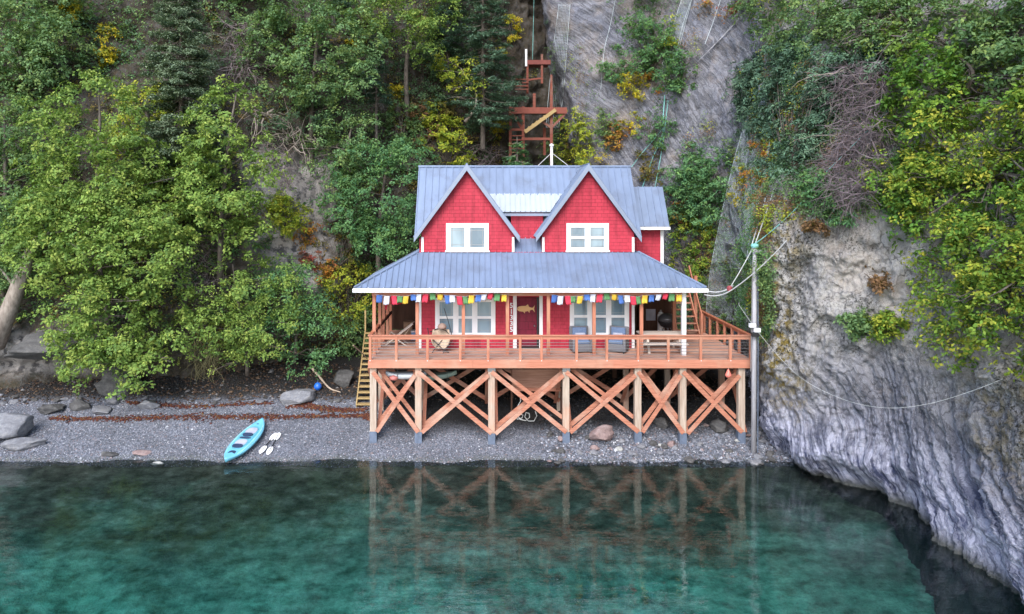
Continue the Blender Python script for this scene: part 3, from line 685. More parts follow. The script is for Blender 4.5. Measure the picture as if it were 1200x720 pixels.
# railing
RZ = DECK + .95; RY = DF + .03
pf = [434, 464.5, 501, 539.5, 572, 609.5, 634.5, 675.6, 711, 747.5, 783, 821, 855.6, 879.5]
for px in pf:
    x = X_(px, RY); o = MB().box(x - .05, x + .05, RY - .045, RY + .045, DECK - .15, RZ - .02).build('railing_post', M['stainz'], deck)
    MB().lathe((x, RY - .06, DECK - .02), [(.0, -.035), (.03, -.01), (.03, .01), (0, .035)], 6).build('light', M['white'], o)
for y in (28.6, 29.4, 30.3, 31.2, 32.2, 33.0, 33.6): MB().box(DR - .09, DR + .01, y - .045, y + .045, DECK - .15, RZ - .02).build('railing_post', M['stainz'], deck)
for y in (29.2, 30.6): MB().box(DL - .0, DL + .09, y - .045, y + .045, DECK - .15, RZ - .02).build('railing_post', M['stainz'], deck)
MB().box(DL - .03, DR + .03, RY - .07, RY + .07, RZ - .02, RZ + .02).build('top_rail', M['stainx'], deck)
MB().box(DL + .09, DR - .09, RY - .02, RY + .02, RZ - .15, RZ - .025).build('lower_rail', M['stainx'], deck)
ry_ = wood('stained_side_rail', (.50, .18, .10), (.34, .11, .06), 'Y')
MB().box(DR - .11, DR + .03, RY + .07, DB, RZ - .02, RZ + .02).build('top_rail', ry_, deck); MB().box(DR - .06, DR - .02, RY + .05, DB, RZ - .14, RZ - .03).build('lower_rail', ry_, deck)
MB().box(DL - .03, DL + .11, RY + .07, 33.2, RZ - .02, RZ + .02).build('top_rail', ry_, deck)
for k in range(6):
    z = DECK + .10 + k * .115
    MB().bar((DL + .05, RY, z), (DR - .05, RY, z), .014, .014).build('railing_cable', M['steel'], deck)
    if k % 2 == 0: MB().bar((DR - .04, RY, z), (DR - .04, DB, z), .012, .012).build('railing_cable', M['steel'], deck)
# piles, braces
def ground(x, y): return float(beach_z(x, y))
PX = [437.8, 490.5, 576, 663, 747, 799.5, 868]
rows = [(27.52, .26, M['oldwood']), (29.7, .22, M['oldwood']), (32.2, .20, M['darkw'])]
tops = {}
for ri, (y, w_, mat_) in enumerate(rows):
    for i, px in enumerate(PX):
        x = X_(px, 27.52) ; g = ground(x, y); zt_ = DECK - .31
        o = MB().box(x - w_/2, x + w_/2, y - w_/2, y + w_/2, g + (.38 if ri == 0 else -.3), zt_).build('pile', mat_, deck, bevel=.015)
        if ri == 0:
            MB().box(x - w_/2 - .012, x + w_/2 + .012, y - w_/2 - .012, y + w_/2 + .012, g - .5, g + .40).build('steel_sleeve', M['sleeve'], o)
            if px in (576, 663): MB().box(x - w_/2 - .02, x + w_/2 + .02, y - w_/2 - .02, y + w_/2 + .02, zt_ - .16, zt_ - .02).build('bracket', M['steel'], o)
        tops[ri, i] = (x, y, g)
for ri in (0, 1):
    w_ = rows[ri][1]
    for i in range(6):
        (x0, y, g0), (x1, _, g1) = tops[ri, i], tops[ri, i + 1]; lo, hi = .42, DECK - .48
        ya, yb = y - w_/2 - .035, y + w_/2 + .035
        MB().bar((x0, ya, hi), (x1, ya, g1 + lo), .045, .17).build('brace', M['brace'], deck); MB().bar((x1, yb, hi), (x0, yb, g0 + lo), .045, .17).build('brace', M['brace'], deck)
        if ri == 0:
            MB().bar((x0 + .12, yb + .05, hi + .12), (x1 - .1, yb + .05, g1 + lo + .45), .045, .15).build('brace', M['brace'], deck)
            MB().bar((x1 - .12, ya - .05, hi - .12), (x0 + .15, ya - .05, g0 + lo + .0), .045, .15).build('brace', M['brace'], deck)
for i in range(7):
    (x, y, g), (_, y2, g2) = tops[0, i], tops[1, i]
    MB().bar((x + .19, y + .02, g + .35), (x + .19, y2, DECK - .35), .045, .14, (1, 0, 0)).build('brace', M['stainz'], deck)
    MB().bar((x - .17, y, DECK - .36), (x - .17, y2, g2 + .3), .045, .14, (1, 0, 0)).build('brace', M['stainz'], deck)
mb = MB()
for y in (27.52, 29.7, 32.2): mb.box(DL + .05, DR - .05, y - .09, y + .09, DECK - .56 if y > 28 else DECK - .40, DECK - .312)
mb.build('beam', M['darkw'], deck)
MB().box(DL + .05, DR - .4, 33.72, 33.78, 1.0, DECK - .05).build('shade_board', M['darkw'], deck)  # added dark boards closing the rear, so the space under the deck reads black
# ================================================================== THINGS ABOUT THE HOUSE
# beach stairs on the left
a = Vector((X_(436.5, 33.6), 33.6, DECK)); b = Vector((X_(427, 29.9), 29.9, ground(X_(427, 29.9), 29.9) + .05))
st = thing('staircase', 'steep open wooden stairs from the deck down to the beach', 'stairs', b)
hw = .34
for s_ in (-1, 1): MB().bar(a + Vector((s_*hw, 0, -.05)), b + Vector((s_*hw, 0, 0)), .05, .2).build('stringer', M['treated'], st)
n = 14
for i in range(n):
    p = b.lerp(a, (i + .3) / n); MB().box(p.x - hw, p.x + hw, p.y - .13, p.y + .13, p.z, p.z + .045).build('tread', M['treated'], st)
for s_ in (-1, ): MB().bar(a + Vector((s_*hw, 0, .0)), a + Vector((s_*hw, 0, .95)), .07, .07).build('newel', M['treated'], st)
# hand rail that climbs behind the left railing
h = MB(); p, q = at(436, 393, 28.4), at(459, 366, 32.2); h.bar(p, q, .05, .11)
o = h.build('handrail', M['darkw'], deck)

# steps at the back of the porch, on the right
sb = thing('staircase', 'dark wooden steps rising from the back of the porch to the slope', 'stairs', (X_(804, 32.4), 32.4, DECK))
xc = X_(803, 32.8)
for s_ in (-1, 1): MB().bar((xc + s_*.5, 32.3, DECK), (xc + s_*.5, 34.4, DECK + 2.3), .05, .24).build('stringer', M['stainz'], sb)
for i in range(8): MB().box(xc - .47, xc + .47, 32.36 + i*.26, 32.62 + i*.26, DECK + .18 + i*.28, DECK + .22 + i*.28).build('tread', M['brace'], sb)
MB().bar((xc + .62, 32.35, DECK + .95), (xc + .62, 34.3, DECK + 3.0), .05, .12).build('handrail', M['stainz'], sb)
MB().box(xc + .57, xc + .67, 32.3, 32.4, DECK, DECK + 1.0).build('newel', M['stainz'], sb)

# carved fish on the door
def fish():
    L, H = .78, .24; up = []; dn = []
    prof = [(0, 0), (.05, .22), (.14, .42), (.3, .5), (.48, .5), (.66, .36), (.8, .2), (.87, .16)]
    P = [(x*L, y*H) for x, y in prof] + [(L, H*.62), (L*.955, 0), (L, -H*.62)] + [(x*L, -y*H) for x, y in prof[::-1][:-1]]
    P = [(x - L/2, z) for x, z in P]
    mb = MB(); ex_wall(mb, P, -.025, .0)
    for f in ([(.48, .45), (.62, .78), (.68, .36)], [(.34, -.45), (.46, -.85), (.46, -.45)], [(.62, -.36), (.70, -.75), (.72, -.3)]):
        ex_wall(mb, [(x*L - L/2, z*H) for x, z in f], -.02, -.002)
    return mb
c = at(616, 362, YW + .055)
fo = thing('fish_plaque', 'pale wooden fish cut-out hung on the dark red door', 'wall decoration', c)
mb = fish(); mb.v = [(v[0]+c.x, v[1]+c.y, v[2]+c.z) for v in mb.v]; mb.build('fish_body', wood('fish_wood', (.66, .42, .20), (.48, .28, .13), 'X'), fo)
e = MB(); e.lathe((c.x - .30, c.y - .03, c.z + .02), [(0, -.015), (.016, 0), (0, .015)], 6); e.build('eye', M['dark'], fo)

# prayer flags
def flags(label, seq, y=27.98):
    pts = [at(px, 345.8 + (1.6 * math.sin(i * .63)) + .6*math.sin(i*2.1), y) for i, (px, c) in enumerate(seq)]
    t = thing('prayer_flag_string', label, 'flags', pts[0], 'strings of prayer flags along the porch')
    rr = random.Random(len(seq)); ends = [pts[0] - Vector((.2, 0, -.03))] + pts + [pts[-1] + Vector((.2, 0, .03))]
    MB().tube(ends, .008, 4).build('cord', M['wire'], t)
    for p, (px, cn) in zip(pts, seq):
        V = []; Fq = []; w, hh = .185 + rr.random()*.06, .23 + rr.random()*.12; ph = rr.random()*6; tw = rr.uniform(-.25, .25); sk = rr.uniform(-.05, .05)
        for j in range(6):
            for i in range(5):
                u = i/4 - .5; v = j/5
                x = u*w + sk*v; yy = (.025*math.sin(u*9 + ph) + .03*math.sin(v*4+ph))*v + tw*u*.3
                V.append((p.x + x, p.y - .02 + yy, p.z - v*hh + .01*math.sin(u*7+ph)*v))
        for j in range(5):
            for i in range(4): a0 = j*5+i; Fq.append((a0, a0+1, a0+6, a0+5))
        m_ = MB().add(V, Fq); o = m_.build('flag', M['fabric'][cn], t, smooth=True)
        so = o.modifiers.new('thick', 'SOLIDIFY'); so.thickness = .004
C5 = ['blue', 'white', 'red', 'green', 'yellow']
flags('row of coloured prayer flags across the porch between corner post and door', list(zip([445, 453.5, 461.5, 469, 476, 484, 491, 499, 507, 516, 523.5, 530, 538, 545, 552.8, 561, 567.5, 575, 583, 591], C5 * 4)))
flags('row of coloured prayer flags across the porch from door to white post', list(zip([650, 657, 665, 672, 680, 687.5, 695, 703, 711, 720, 727, 735, 741.5, 747.5, 756, 764, 772, 780, 787.5, 796], C5 * 4)))

# wicker armchairs
def armchair(x, y, rot, label):
    t = thing('wicker_armchair', label, 'armchair', (x, y, DECK), 'grey wicker armchairs on the deck'); 
    def b_(name, mat, *bx, bev=.03):
        mb = MB(); [mb.box(*q) for q in bx]; o = mb.build(name, mat, None, bevel=bev); o.parent = t; return o
    b_('seat_base', M['wicker'], (-.34, .34, -.32, .36, .06, .36))
    b_('backrest', M['wicker'], (-.40, .40, .36, .46, .06, .98))
    for s_ in (-1, 1):
        b_('arm', M['wicker'], (s_*.37 - .06, s_*.37 + .06, -.34, .355, .06, .62))
    for sx in (-1, 1):
        for sy in (-.3, .38): b_('leg', M['dark'], (sx*.34 - .025, sx*.34 + .025, sy - .025, sy + .025, 0, .058), bev=.005)
    b_('seat_cushion', M['cushion'], (-.30, .30, -.33, .30, .363, .50), bev=.05); b_('back_cushion', M['cushion'], (-.30, .30, .22, .355, .505, .95), bev=.05)
    b_('throw_pillow', M['greypad'], (-.22, .22, .12, .215, .51, .74), bev=.05)
    t.rotation_euler.z = rot
armchair(X_(681, 28.85), 28.85, R(6), 'wicker armchair with upright blue cushions nearer to the red door')
armchair(X_(723, 28.85), 28.85, R(-24), 'wicker armchair with blue cushions turned sideways nearer to the picnic table')

# round canvas swing seat on a thin stand
c = Vector((X_(516.5, 28.7), 28.7, DECK)); t = thing('swing_chair', 'tan canvas camp chair slung from a thin dark frame', 'chair', c)
V = []; Fq = []
for j in range(7):
    for i in range(13):
        an = -math.pi*.15 + (math.pi*1.3)*i/12; v = j/6; rr_ = .12 + .28*math.sin(v*1.75); z = .12 + .78*v**1.25*(1 if 2 < i < 10 else .62)
        V.append((c.x + rr_*math.cos(an), c.y + rr_*math.sin(an)*.8, c.z + z))
for j in range(6):
    for i in range(12): a0 = j*13+i; Fq.append((a0, a0+1, a0+14, a0+13))
o = MB().add(V, Fq).build('canvas_seat', M['tan'], t, smooth=True); o.modifiers.new('th', 'SOLIDIFY').thickness = .02
MB().tube([c + Vector((-.55, .1, .98)), c + Vector((-.5, .05, .7)), c + Vector((-.25, 0, .45)), c + Vector((.1, -.05, .12)), c + Vector((.35, -.1, 0))], .02).build('frame', M['dark'], t)
MB().tube([c + Vector((.5, .1, .55)), c + Vector((.2, .2, .85)), c + Vector((-.1, .25, .95)), c + Vector((-.45, .15, .8))], .018).build('frame', M['dark'], t)
MB().tube([c + Vector((.12, .35, 1.75)), c + Vector((.3, .3, 1.2)), c + Vector((.5, .1, .5)), c + Vector((.1, -.2, 0))], .016).build('frame', M['dark'], t)
MB().tube([c + Vector((-.35, -.1, 0)), c + Vector((-.1, .1, .3)), c + Vector((.1, .3, .5))], .018).build('frame', M['dark'], t)
o = MB(); o.lathe(c + Vector((.05, .1, .92)), [(0, 0), (.16, .03), (.19, .12), (.12, .22), (.02, .26)], 10); o.build('head_pad', plain('brown_pad', (.32, .22, .18), .9), t, smooth=True)

# sling deck chair at the left of the porch
c = Vector((X_(468, 30.2), 30.2, DECK)); t = thing('deck_chair', 'wooden sling chair with beige cloth at the end of the porch', 'chair', c)
for s_ in (-.3, .3):
    MB().bar(c + Vector((-.55, s_, .05)), c + Vector((.62, s_, .95)), .05, .04).build('frame_rail', M['paletable'], t); MB().bar(c + Vector((.35, s_*.92, 0)), c + Vector((-.4, s_*.92, .5)), .05, .04).build('leg', M['paletable'], t)
V = [(c.x - .45 + 1.05*u, c.y + w_, c.z + .18 + .77*u - .28*math.sin(math.pi*u)) for u in [i/10 for i in range(11)] for w_ in (-.27, .27)]
o = MB().add(V, [(2*i, 2*i+1, 2*i+3, 2*i+2) for i in range(10)]).build('sling', M['tan'], t, smooth=True); o.modifiers.new('th', 'SOLIDIFY').thickness = .015

# picnic table
c = Vector((X_(774, 29.0), 29.0, DECK)); t = thing('picnic_table', 'bleached wooden picnic table with benches behind the white post', 'table', c)
mb = MB(); [mb.box(c.x - .92, c.x + .92, c.y - .36 + i*.145, c.y - .225 + i*.145, c.z + .72, c.z + .76) for i in range(5)]; mb.build('table_top', M['paletable'], t)
for s_ in (-1, 1):
    mb = MB(); [mb.box(c.x - .92, c.x + .92, c.y + s_*.72 - .14 + i*.145, c.y + s_*.72 - .005 + i*.145, c.z + .41, c.z + .45) for i in range(2)]; mb.build('bench', M['paletable'], t)
    x = c.x + s_*.66; MB().bar((x, c.y - .75, c.z + .40), (x, c.y + .75, c.z + .40), .045, .1).build('crossbar', M['paletable'], t)
    for s2 in (-1, 1): MB().bar((x + .048, c.y + s2*.62, c.z), (x + .048, c.y + s2*.22, c.z + .72), .045, .1, (1, 0, 0)).build('leg', M['paletable'], t)

# things in the shade of the porch
c = Vector((X_(762.5, 32.7), 32.7, DECK)); t = thing('cabinet', 'dark cupboard with a pale grey front panel at the back of the porch', 'cabinet', c)
MB().box(c.x - .52, c.x + .62, c.y, c.y + .45, c.z, c.z + 1.75).build('carcass', M['darkw'], t); MB().box(c.x - .22, c.x + .22, c.y - .03, c.y - .002, c.z + .62, c.z + 1.15).build('panel', M['greypad'], t)
c = Vector((X_(774.5, 32.1), 32.1, DECK)); t = thing('gas_bottle', 'white gas bottle standing between dark cupboard and round grill', 'gas bottle', c)
mb = MB(); mb.lathe(c, [(.12, .0), (.16, .05), (.16, .95), (.11, 1.08), (.04, 1.12)], 12); mb.build('cylinder', M['white'], t, smooth=True); MB().lathe(c, [(.05, 1.121), (.05, 1.2)], 8).build('valve', M['steel'], t)
c = Vector((X_(782, 31.6), 31.6, DECK)); t = thing('kettle_grill', 'round dark kettle grill under the porch roof', 'grill', c)
MB().lathe(c, [(.05, .45), (.3, .55), (.42, .75), (.43, .80)], 18).build('bowl', M['dark'], t, smooth=True); MB().lathe(c, [(.43, .803), (.40, .95), (.28, 1.08), (.05, 1.14)], 18).build('lid', plain('grey_enamel', (.12, .12, .13), .3, .3), t, smooth=True)
for k in range(3): an = k*2.1 + .4; MB().bar(c + Vector((.15*math.cos(an), .15*math.sin(an), .52)), c + Vector((.38*math.cos(an), .38*math.sin(an), 0)), .025, .025).build('leg', M['steel'], t)
c = Vector((X_(478.5, 32.6), 32.6, DECK)); t = thing('cardboard_box', 'brown carton standing at the back of the left porch', 'box', c)
MB().box(c.x - .2, c.x + .2, c.y - .2, c.y + .2, c.z, c.z + .62).build('carton', plain('cardboard', (.30, .19, .12), .9), t); MB().box(c.x - .2, c.x + .2, c.y - .36, c.y - .203, c.z + .6, c.z + .615).build('flap', plain('cardboard_flap', (.36, .24, .15), .9), t)
c = Vector((X_(486.3, 31.2), 31.2, DECK)); t = thing('cooler', 'light blue plastic cooler beside the white corner board', 'cooler', c)
MB().box(c.x - .16, c.x + .16, c.y - .15, c.y + .15, c.z + .02, c.z + .36).build('tub', plain('blue_plastic', (.10, .30, .62), .4), t, bevel=.02); MB().box(c.x - .17, c.x + .17, c.y - .16, c.y + .16, c.z + .363, c.z + .43).build('lid', M['white'], t, bevel=.02)
c = at(461.5, 344, 29.6); t = thing('lantern', 'red cloth lantern hanging at the end of the porch', 'lantern', c)
mb = MB(); mb.lathe(c, [(.05, .0), (.16, -.04), (.19, -.2), (.15, -.34), (.08, -.38)], 12); mb.build('shade', M['fabric']['red'], t, smooth=True); MB().tube([c, c + Vector((0, 0, .28))], .008, 4).build('hook', M['dark'], t)
MB().lathe(c + Vector((.1, .0, -.36)), [(.02, .0), (.27, -.03), (.27, -.07), (.02, -.1)], 12).build('brim', M['fabric']['red'], t, smooth=True)
c = at(451.5, 354, 31.5); t = thing('ribbon', 'small red cloth streamer tied to a porch post', 'streamer', c)
o = MB().add([(c.x + (.09 if j else -.09) + .02*math.sin(i), c.y + .03*math.sin(i*2 + j), c.z - .07*i) for i in range(6) for j in (0, 1)], [(2*i, 2*i+1, 2*i+3, 2*i+2) for i in range(5)]).build('cloth', M['fabric']['red'], t); o.modifiers.new('t', 'SOLIDIFY').thickness = .01
MB().tube([c, c + Vector((.1, -.1, .1))], .01, 4).build('knot', M['fabric']['red'], t)

# under the deck: plywood store, stored boats, rope, buoy
c = Vector((X_(629, 29.2), 29.2, 2.6)); t = thing('storage_box', 'plywood box hung below the middle of the deck', 'storage box', c)
x0, x1 = X_(600, 28.9), X_(657, 28.9); MB().box(x0, x1, 28.9, 30.2, 2.02, 3.2).build('panel', M['ply'], t); MB().box(x0 - .06, x1 + .06, 28.84, 28.895, 1.93, 2.06).build('ledger', M['stainx'], t)
for x in (x0 - .02, x1 + .02): MB().bar((x, 28.86, 2.1), (x, 28.86, ground(x, 28.86) - .1), .07, .07).build('prop', M['darkw'], t)

def hull(t, p0, p1, wid, hgt, mats, cock=True, name='hull'):
    """small boat hull from p0 (bow) to p1 (stern): lofted rings, decked, in world metres"""
    p0, p1 = Vector(p0), Vector(p1); ax = (p1 - p0); L = ax.length; ax.normalize(); side = ax.cross(Vector((0, 0, 1))).normalized(); up = side.cross(ax).normalized()
    n, k = 29, 16; V = []
    for i in range(n):
        u = i/(n-1); w_ = wid/2 * max(.03, (1 - abs(2*u - 1)**2.4))**.85; rocker = .16*abs(2*u - 1)**2.6; hh = hgt*(.62 + .38*(1 - abs(2*u-1)**2)) 
        for j in range(k):
            an = 2*math.pi*j/k; x = math.cos(an); z = math.sin(an)
            x = math.copysign(abs(x)**.75, x); z = z*(.33 if z > 0 else 1)
            V.append(p0 + ax*(L*u) + side*(w_*x) + up*(hh*.62 + rocker + hh*.62*z))
    Fq = [(i*k+j, i*k+(j+1) % k, (i+1)*k+(j+1) % k, (i+1)*k+j) for i in range(n-1) for j in range(k)]
    Fq += [tuple(range(k))[::-1], tuple((n-1)*k + j for j in range(k))]
    o = MB().add(V, Fq).build(name, mats, t, smooth=True)
    def P(u, s_, z): return p0 + ax*(L*u) + side*s_ + up*(hgt*.62*1.33 + z)
    return o, P
p1 = beach_hit(309, 498); p0 = beach_hit(265, 549) + Vector((0, 0, .06))
t = thing('kayak', 'turquoise two-seat kayak lying on the shingle at the edge of the water', 'kayak', p0)
o, P = hull(t, p0, p1, .95, .32, M['kayak'])
def oval(mb, P, u0, u1, w_, z, t_=.02, n=20, sq=.8):
    top = []; 
    for i in range(n):
        a = 2*math.pi*i/n; cx = math.copysign(abs(math.cos(a))**sq, math.cos(a)); cy = math.copysign(abs(math.sin(a))**sq, math.sin(a)); top.append(P((u0+u1)/2 + (u1-u0)/2*cx, w_*cy, z))
    bot = [v - (P(0, 0, 1) - P(0, 0, 0))*t_ for v in top]
    mb.add(top + bot, [tuple(range(n)), tuple(range(2*n-1, n-1, -1))] + [(i, i+n, (i+1) % n+n, (i+1) % n) for i in range(n)]); return mb
oval(MB(), P, .10, .21, .15, .012, .04).build('hatch', M['navy'], t)
oval(MB(), P, .235, .80, .30, .006, .05, 28).build('cockpit', plain('turquoise_well', (.13, .40, .50), .4), t)
for u0, u1 in ((.30, .47), (.57, .76)):
    oval(MB(), P, u0 + .02, u1, .225, .022, .05).build('seat', M['greypad'], t)
    oval(MB(), P, u0 - .03, u0 + .045, .21, .05, .07).build('seat_back', M['navy'], t)
oval(MB(), P, .49, .53, .24, .02, .03).build('foot_brace', M['navy'], t); oval(MB(), P, .845, .865, .05, .02, .03).build('handle', M['navy'], t)
for s_ in (-1, 1): MB().tube([P(.1 + .8*i/16, s_*.375*(1 - abs(2*(.1+.8*i/16)-1)**2.4)**.85, -.02) for i in range(17)], .018, 6).build('rub_strip', plain('pale_strip', (.40, .72, .78), .4), t)
for (a, b, lab) in (((323, 511), (305, 532.5), 'long kayak paddle with white blades, nearest the kayak'), ((327, 510.5), (314, 534), 'kayak paddle with white blades lying crosswise, farther from the kayak')):
    q0, q1 = beach_hit(*a) + Vector((0, 0, .06)), beach_hit(*b) + Vector((0, 0, .06)); t = thing('paddle', lab, 'paddle', (q0+q1)/2, 'paddles on the shingle')
    d = (q1-q0).normalized(); s_ = d.cross(Vector((0, 0, 1))).normalized()
    MB().tube([q0 + d*.1, q1 - d*.1], .018, 6).build('shaft', M['dark'], t)
    for e, dd in ((q0, d), (q1, -d)):
        V = []; n = 14
        for k in range(n): an = 2*math.pi*k/n; V.append(e + dd*(.2 - .24*math.cos(an)) + s_*(.11*math.sin(an)) + Vector((0, 0, .01)))
        V += [v - Vector((0, 0, .025)) for v in V]; MB().add(V, [tuple(range(n)), tuple(range(2*n-1, n-1, -1))] + [(i, i+n, (i+1) % n+n, (i+1) % n) for i in range(n)]).build('blade', M['white'], t)
for (a, b, y, mt, lab, tip) in (((452, 438), (500, 437.5), 27.95, plain('white_hull', (.62, .66, .70), .4), 'white and pink boat hull stored under the deck', M['fabric']['red']), ((472, 442), (536, 437), 28.3, plain('sage_hull', (.24, .32, .27), .4), 'grey-green kayak stored under the left part of the deck', None)):
    q0, q1 = at(*a, y), at(*b, y); t = thing('stored_boat', lab, 'boat', q0); hull(t, q0 - Vector((0, 0, .22)), q1 - Vector((0, 0, .22)), .6, .32, mt)
    if tip: MB().lathe(q0 + Vector((.35, -.22, -.12)), [(.0, -.10), (.16, -.06), (.19, .06), (.0, .12)], 10).build('fender', plain('pink_fender', (.60, .20, .18), .5), t, smooth=True)
    for x in (q0.x + .5, q1.x - .4): MB().tube([(x, y - .33, DECK - .2), (x, y - .3, q0.z - .12), (x, y, q0.z - .2), (x, y + .3, q0.z - .1), (x, y + .33, DECK - .2)], .012, 4).build('sling', M['black'], t)
c = at(853.5, 434, 27.28); t = thing('buoy', 'small salmon-pink buoy hanging from the deck edge', 'buoy', c)
MB().lathe(c, [(.015, .05), (.05, -.02), (.12, -.16), (.13, -.22), (.06, -.29), (.01, -.3)], 12).build('float', plain('salmon_plastic', (.78, .22, .17), .5), t, smooth=True); MB().tube([c + Vector((0, 0, .0)), c + Vector((0, .0, .22))], .01, 4).build('line', M['wire'], t)
c = beach_hit(372.5, 458); t = thing('buoy', 'bright blue ball buoy on the beach beside the driftwood', 'buoy', c)
MB().lathe(c, [(.01, .0), (.1, .03), (.165, .12), (.175, .2), (.12, .31), (.03, .36)], 14).build('float', plain('blue_float', (.02, .14, .62), .35), t, smooth=True); MB().lathe(c, [(.045, .355), (.045, .42), (.02, .45)], 8).build('eyelet', M['navy'], t)
MB().tube([c + Vector((-.02, -.1, .02)), c + Vector((-.15, -.25, .02)), c + Vector((-.2, -.4, .01))], .02, 5).build('line', M['black'], t)
# loose rope under the store
pts = [beach_hit(606 + 5*math.sin(k*1.1) + k*1.4, 486 + 6*math.cos(k*1.1)*(.5 + .04*k) + 4) + Vector((0, 0, .05)) for k in range(15)]
pts = [at(609, 460, 28.8), at(610, 470, 28.7), at(606, 478, 28.6)] + pts
props(MB().tube(pts, .018, 5).build('rope', M['rope_white']), 'white rope trailing from the plywood box onto the stones', 'rope')

# ---------------------------------------------------------------- pole and lines
b = at(883, 533, 26.75); tp = at(886, 286, 26.75); tp.x = b.x + .05
t = thing('utility_pole', 'tall grey wooden pole at the right corner of the deck', 'pole', b)
MB().tube([b - Vector((0, 0, .5)), b.lerp(tp, .5), tp], [.10, .09, .075], 12).build('shaft', M['grey_wood'], t, smooth=True)
MB().tube([b + Vector((.14, -.06, .1)), b.lerp(tp, .5) + Vector((.13, -.05, 0)), tp + Vector((.10, -.04, -1))], .02, 6).build('conduit', M['sleeve'], t)
MB().tube([b + Vector((-.13, -.06, 3.2)), tp + Vector((-.10, -.04, -.6))], .018, 6).build('conduit', M['steel'], t)
for dz, dx, m_ in ((4.9, -.12, M['white']), (4.72, .06, M['white']), (4.55, -.02, M['dark'])):
    MB().box(b.x + dx - .12, b.x + dx + .12, b.y - .26, b.y - .12, b.z + dz, b.z + dz + .15).build('meter_box', m_, t, bevel=.01)
MB().lathe(tp + Vector((0, 0, -.14)), [(.0, -.02), (.13, 0), (.15, .06), (.13, .14), (0, .16)], 10).build('rope_wrap', M['rope_teal'], t)
MB().box(tp.x - .06, tp.x + .55, tp.y - .14, tp.y - .09, tp.z - .32, tp.z - .22).build('crossarm', M['grey_wood'], t)
def line(label, pts, r, mat_, name='cable', cat='cable'): return props(MB().tube(pts, r, 5).build(name, mat_), label, cat)
hk = at(855, 338, 27.3)
line('white rope slanting from pole top down to the red shackle', sag(tp, hk, .05), .016, M['rope_white'], 'rope', 'rope')
line('pale cable from the red shackle to the porch roof corner', sag(hk, Vector((ER, EY, EZ - .1)), .1), .018, M['wire'])
line('pale cable sweeping from the cliff past the pole to the porch eave', sag(face_at(922, 282, .1), at(856, 341, 27.2), .12) + sag(at(856, 341, 27.2), Vector((ER - .1, EY, EZ - .25)), .12)[1:], .018, M['wire'])
c = hk; t = thing('shackle', 'red shackle joining the ropes beside the porch roof', 'shackle', c)
MB().lathe(c, [(.03, -.14), (.10, -.08), (.11, .04), (.05, .1)], 8).build('block', plain('red_block', (.30, .06, .07), .6), t); MB().tube([c, c + Vector((.15, 0, .1))], .03, 6).build('pin', M['steel'], t)
line('white line hanging across the rock face from deck corner to the alder', [at(866, 355, 27.0)] + [v for v in catmull([at(866, 358, 26.9), at(893, 395, 25.9), at(935, 440, 24.2), at(985, 467, 22.3), at(1035, 478, 20.8), at(1085, 474, 19.8), at(1140, 458, 18.8), at(1195, 436, 18.2)], 46)], .005, M['rope_white'])
line('teal rope rising from pole top to the bushes on the cliff', sag(tp, face_at(940, 237, .1), .08), .02, M['rope_teal'], 'rope', 'rope')
line('taut pair of teal ropes from pole top up the netted cliff', sag(tp + Vector((-.1, 0, 0)), face_at(898, 228, .15), .03) + [face_at(907, 222, .1)] + sag(face_at(907, 222, .1), tp + Vector((.02, 0, .02)), .03), .02, M['rope_white'], 'rope', 'rope')
line('thin line crossing the dead branches above the bare rock', sag(face_at(965, 205, .5), face_at(1040, 130, .8), .0), .014, M['rope_teal'])
def cliffline(label, P, r=.02, m_=M['rope_white'], off=.22):
    Q = catmull(P, 26); line(label, [face_at(a, b, off) for a, b in Q], r, m_, 'rope', 'rope')
cliffline('pale rope down the upper cliff left of the green shrubs', [(722, -5), (715, 30), (708, 60), (704, 105)], .011, M['net'])
cliffline('twin teal rope hanging from the middle shrub to behind the roof', [(779, 112), (777, 140), (776, 160), (765, 185), (752, 222)], .03, M['rope_teal'])
cliffline('teal rope slanting from the knot to the end of the main roof', [(777, 150), (765, 165), (752, 180), (740, 196)], .022, M['rope_teal'])
cliffline('teal rope hanging straight from the knot to the wing roof', [(783, 118), (779, 150), (774, 185), (767, 222)], .022, M['rope_teal'])
cliffline('pale rope down the cliff above the dark round shrub', [(812, -5), (800, 30), (792, 65)], .010, M['net'])
cliffline('blue-grey rope on the cliff below the red leaves', [(846, -5), (835, 28), (826, 52)], .012, M['net'])
cliffline('thin rope in the dark gully above the landing', [(626, -10), (625, 30), (624, 70)], .016, M['rope_teal'], .5)
for i, (P, lab) in enumerate((([(866, 22), (845, 45), (828, 62), (818, 72)], 'bare bleached branch lying across the upper cliff'),)):
    Q = catmull(P, 12); props(MB().tube([face_at(a, b, .2) for a, b in Q], [.035 - .002*k for k in range(12)], 5).build('dead_branch', M['grey_wood']), lab, 'branch')

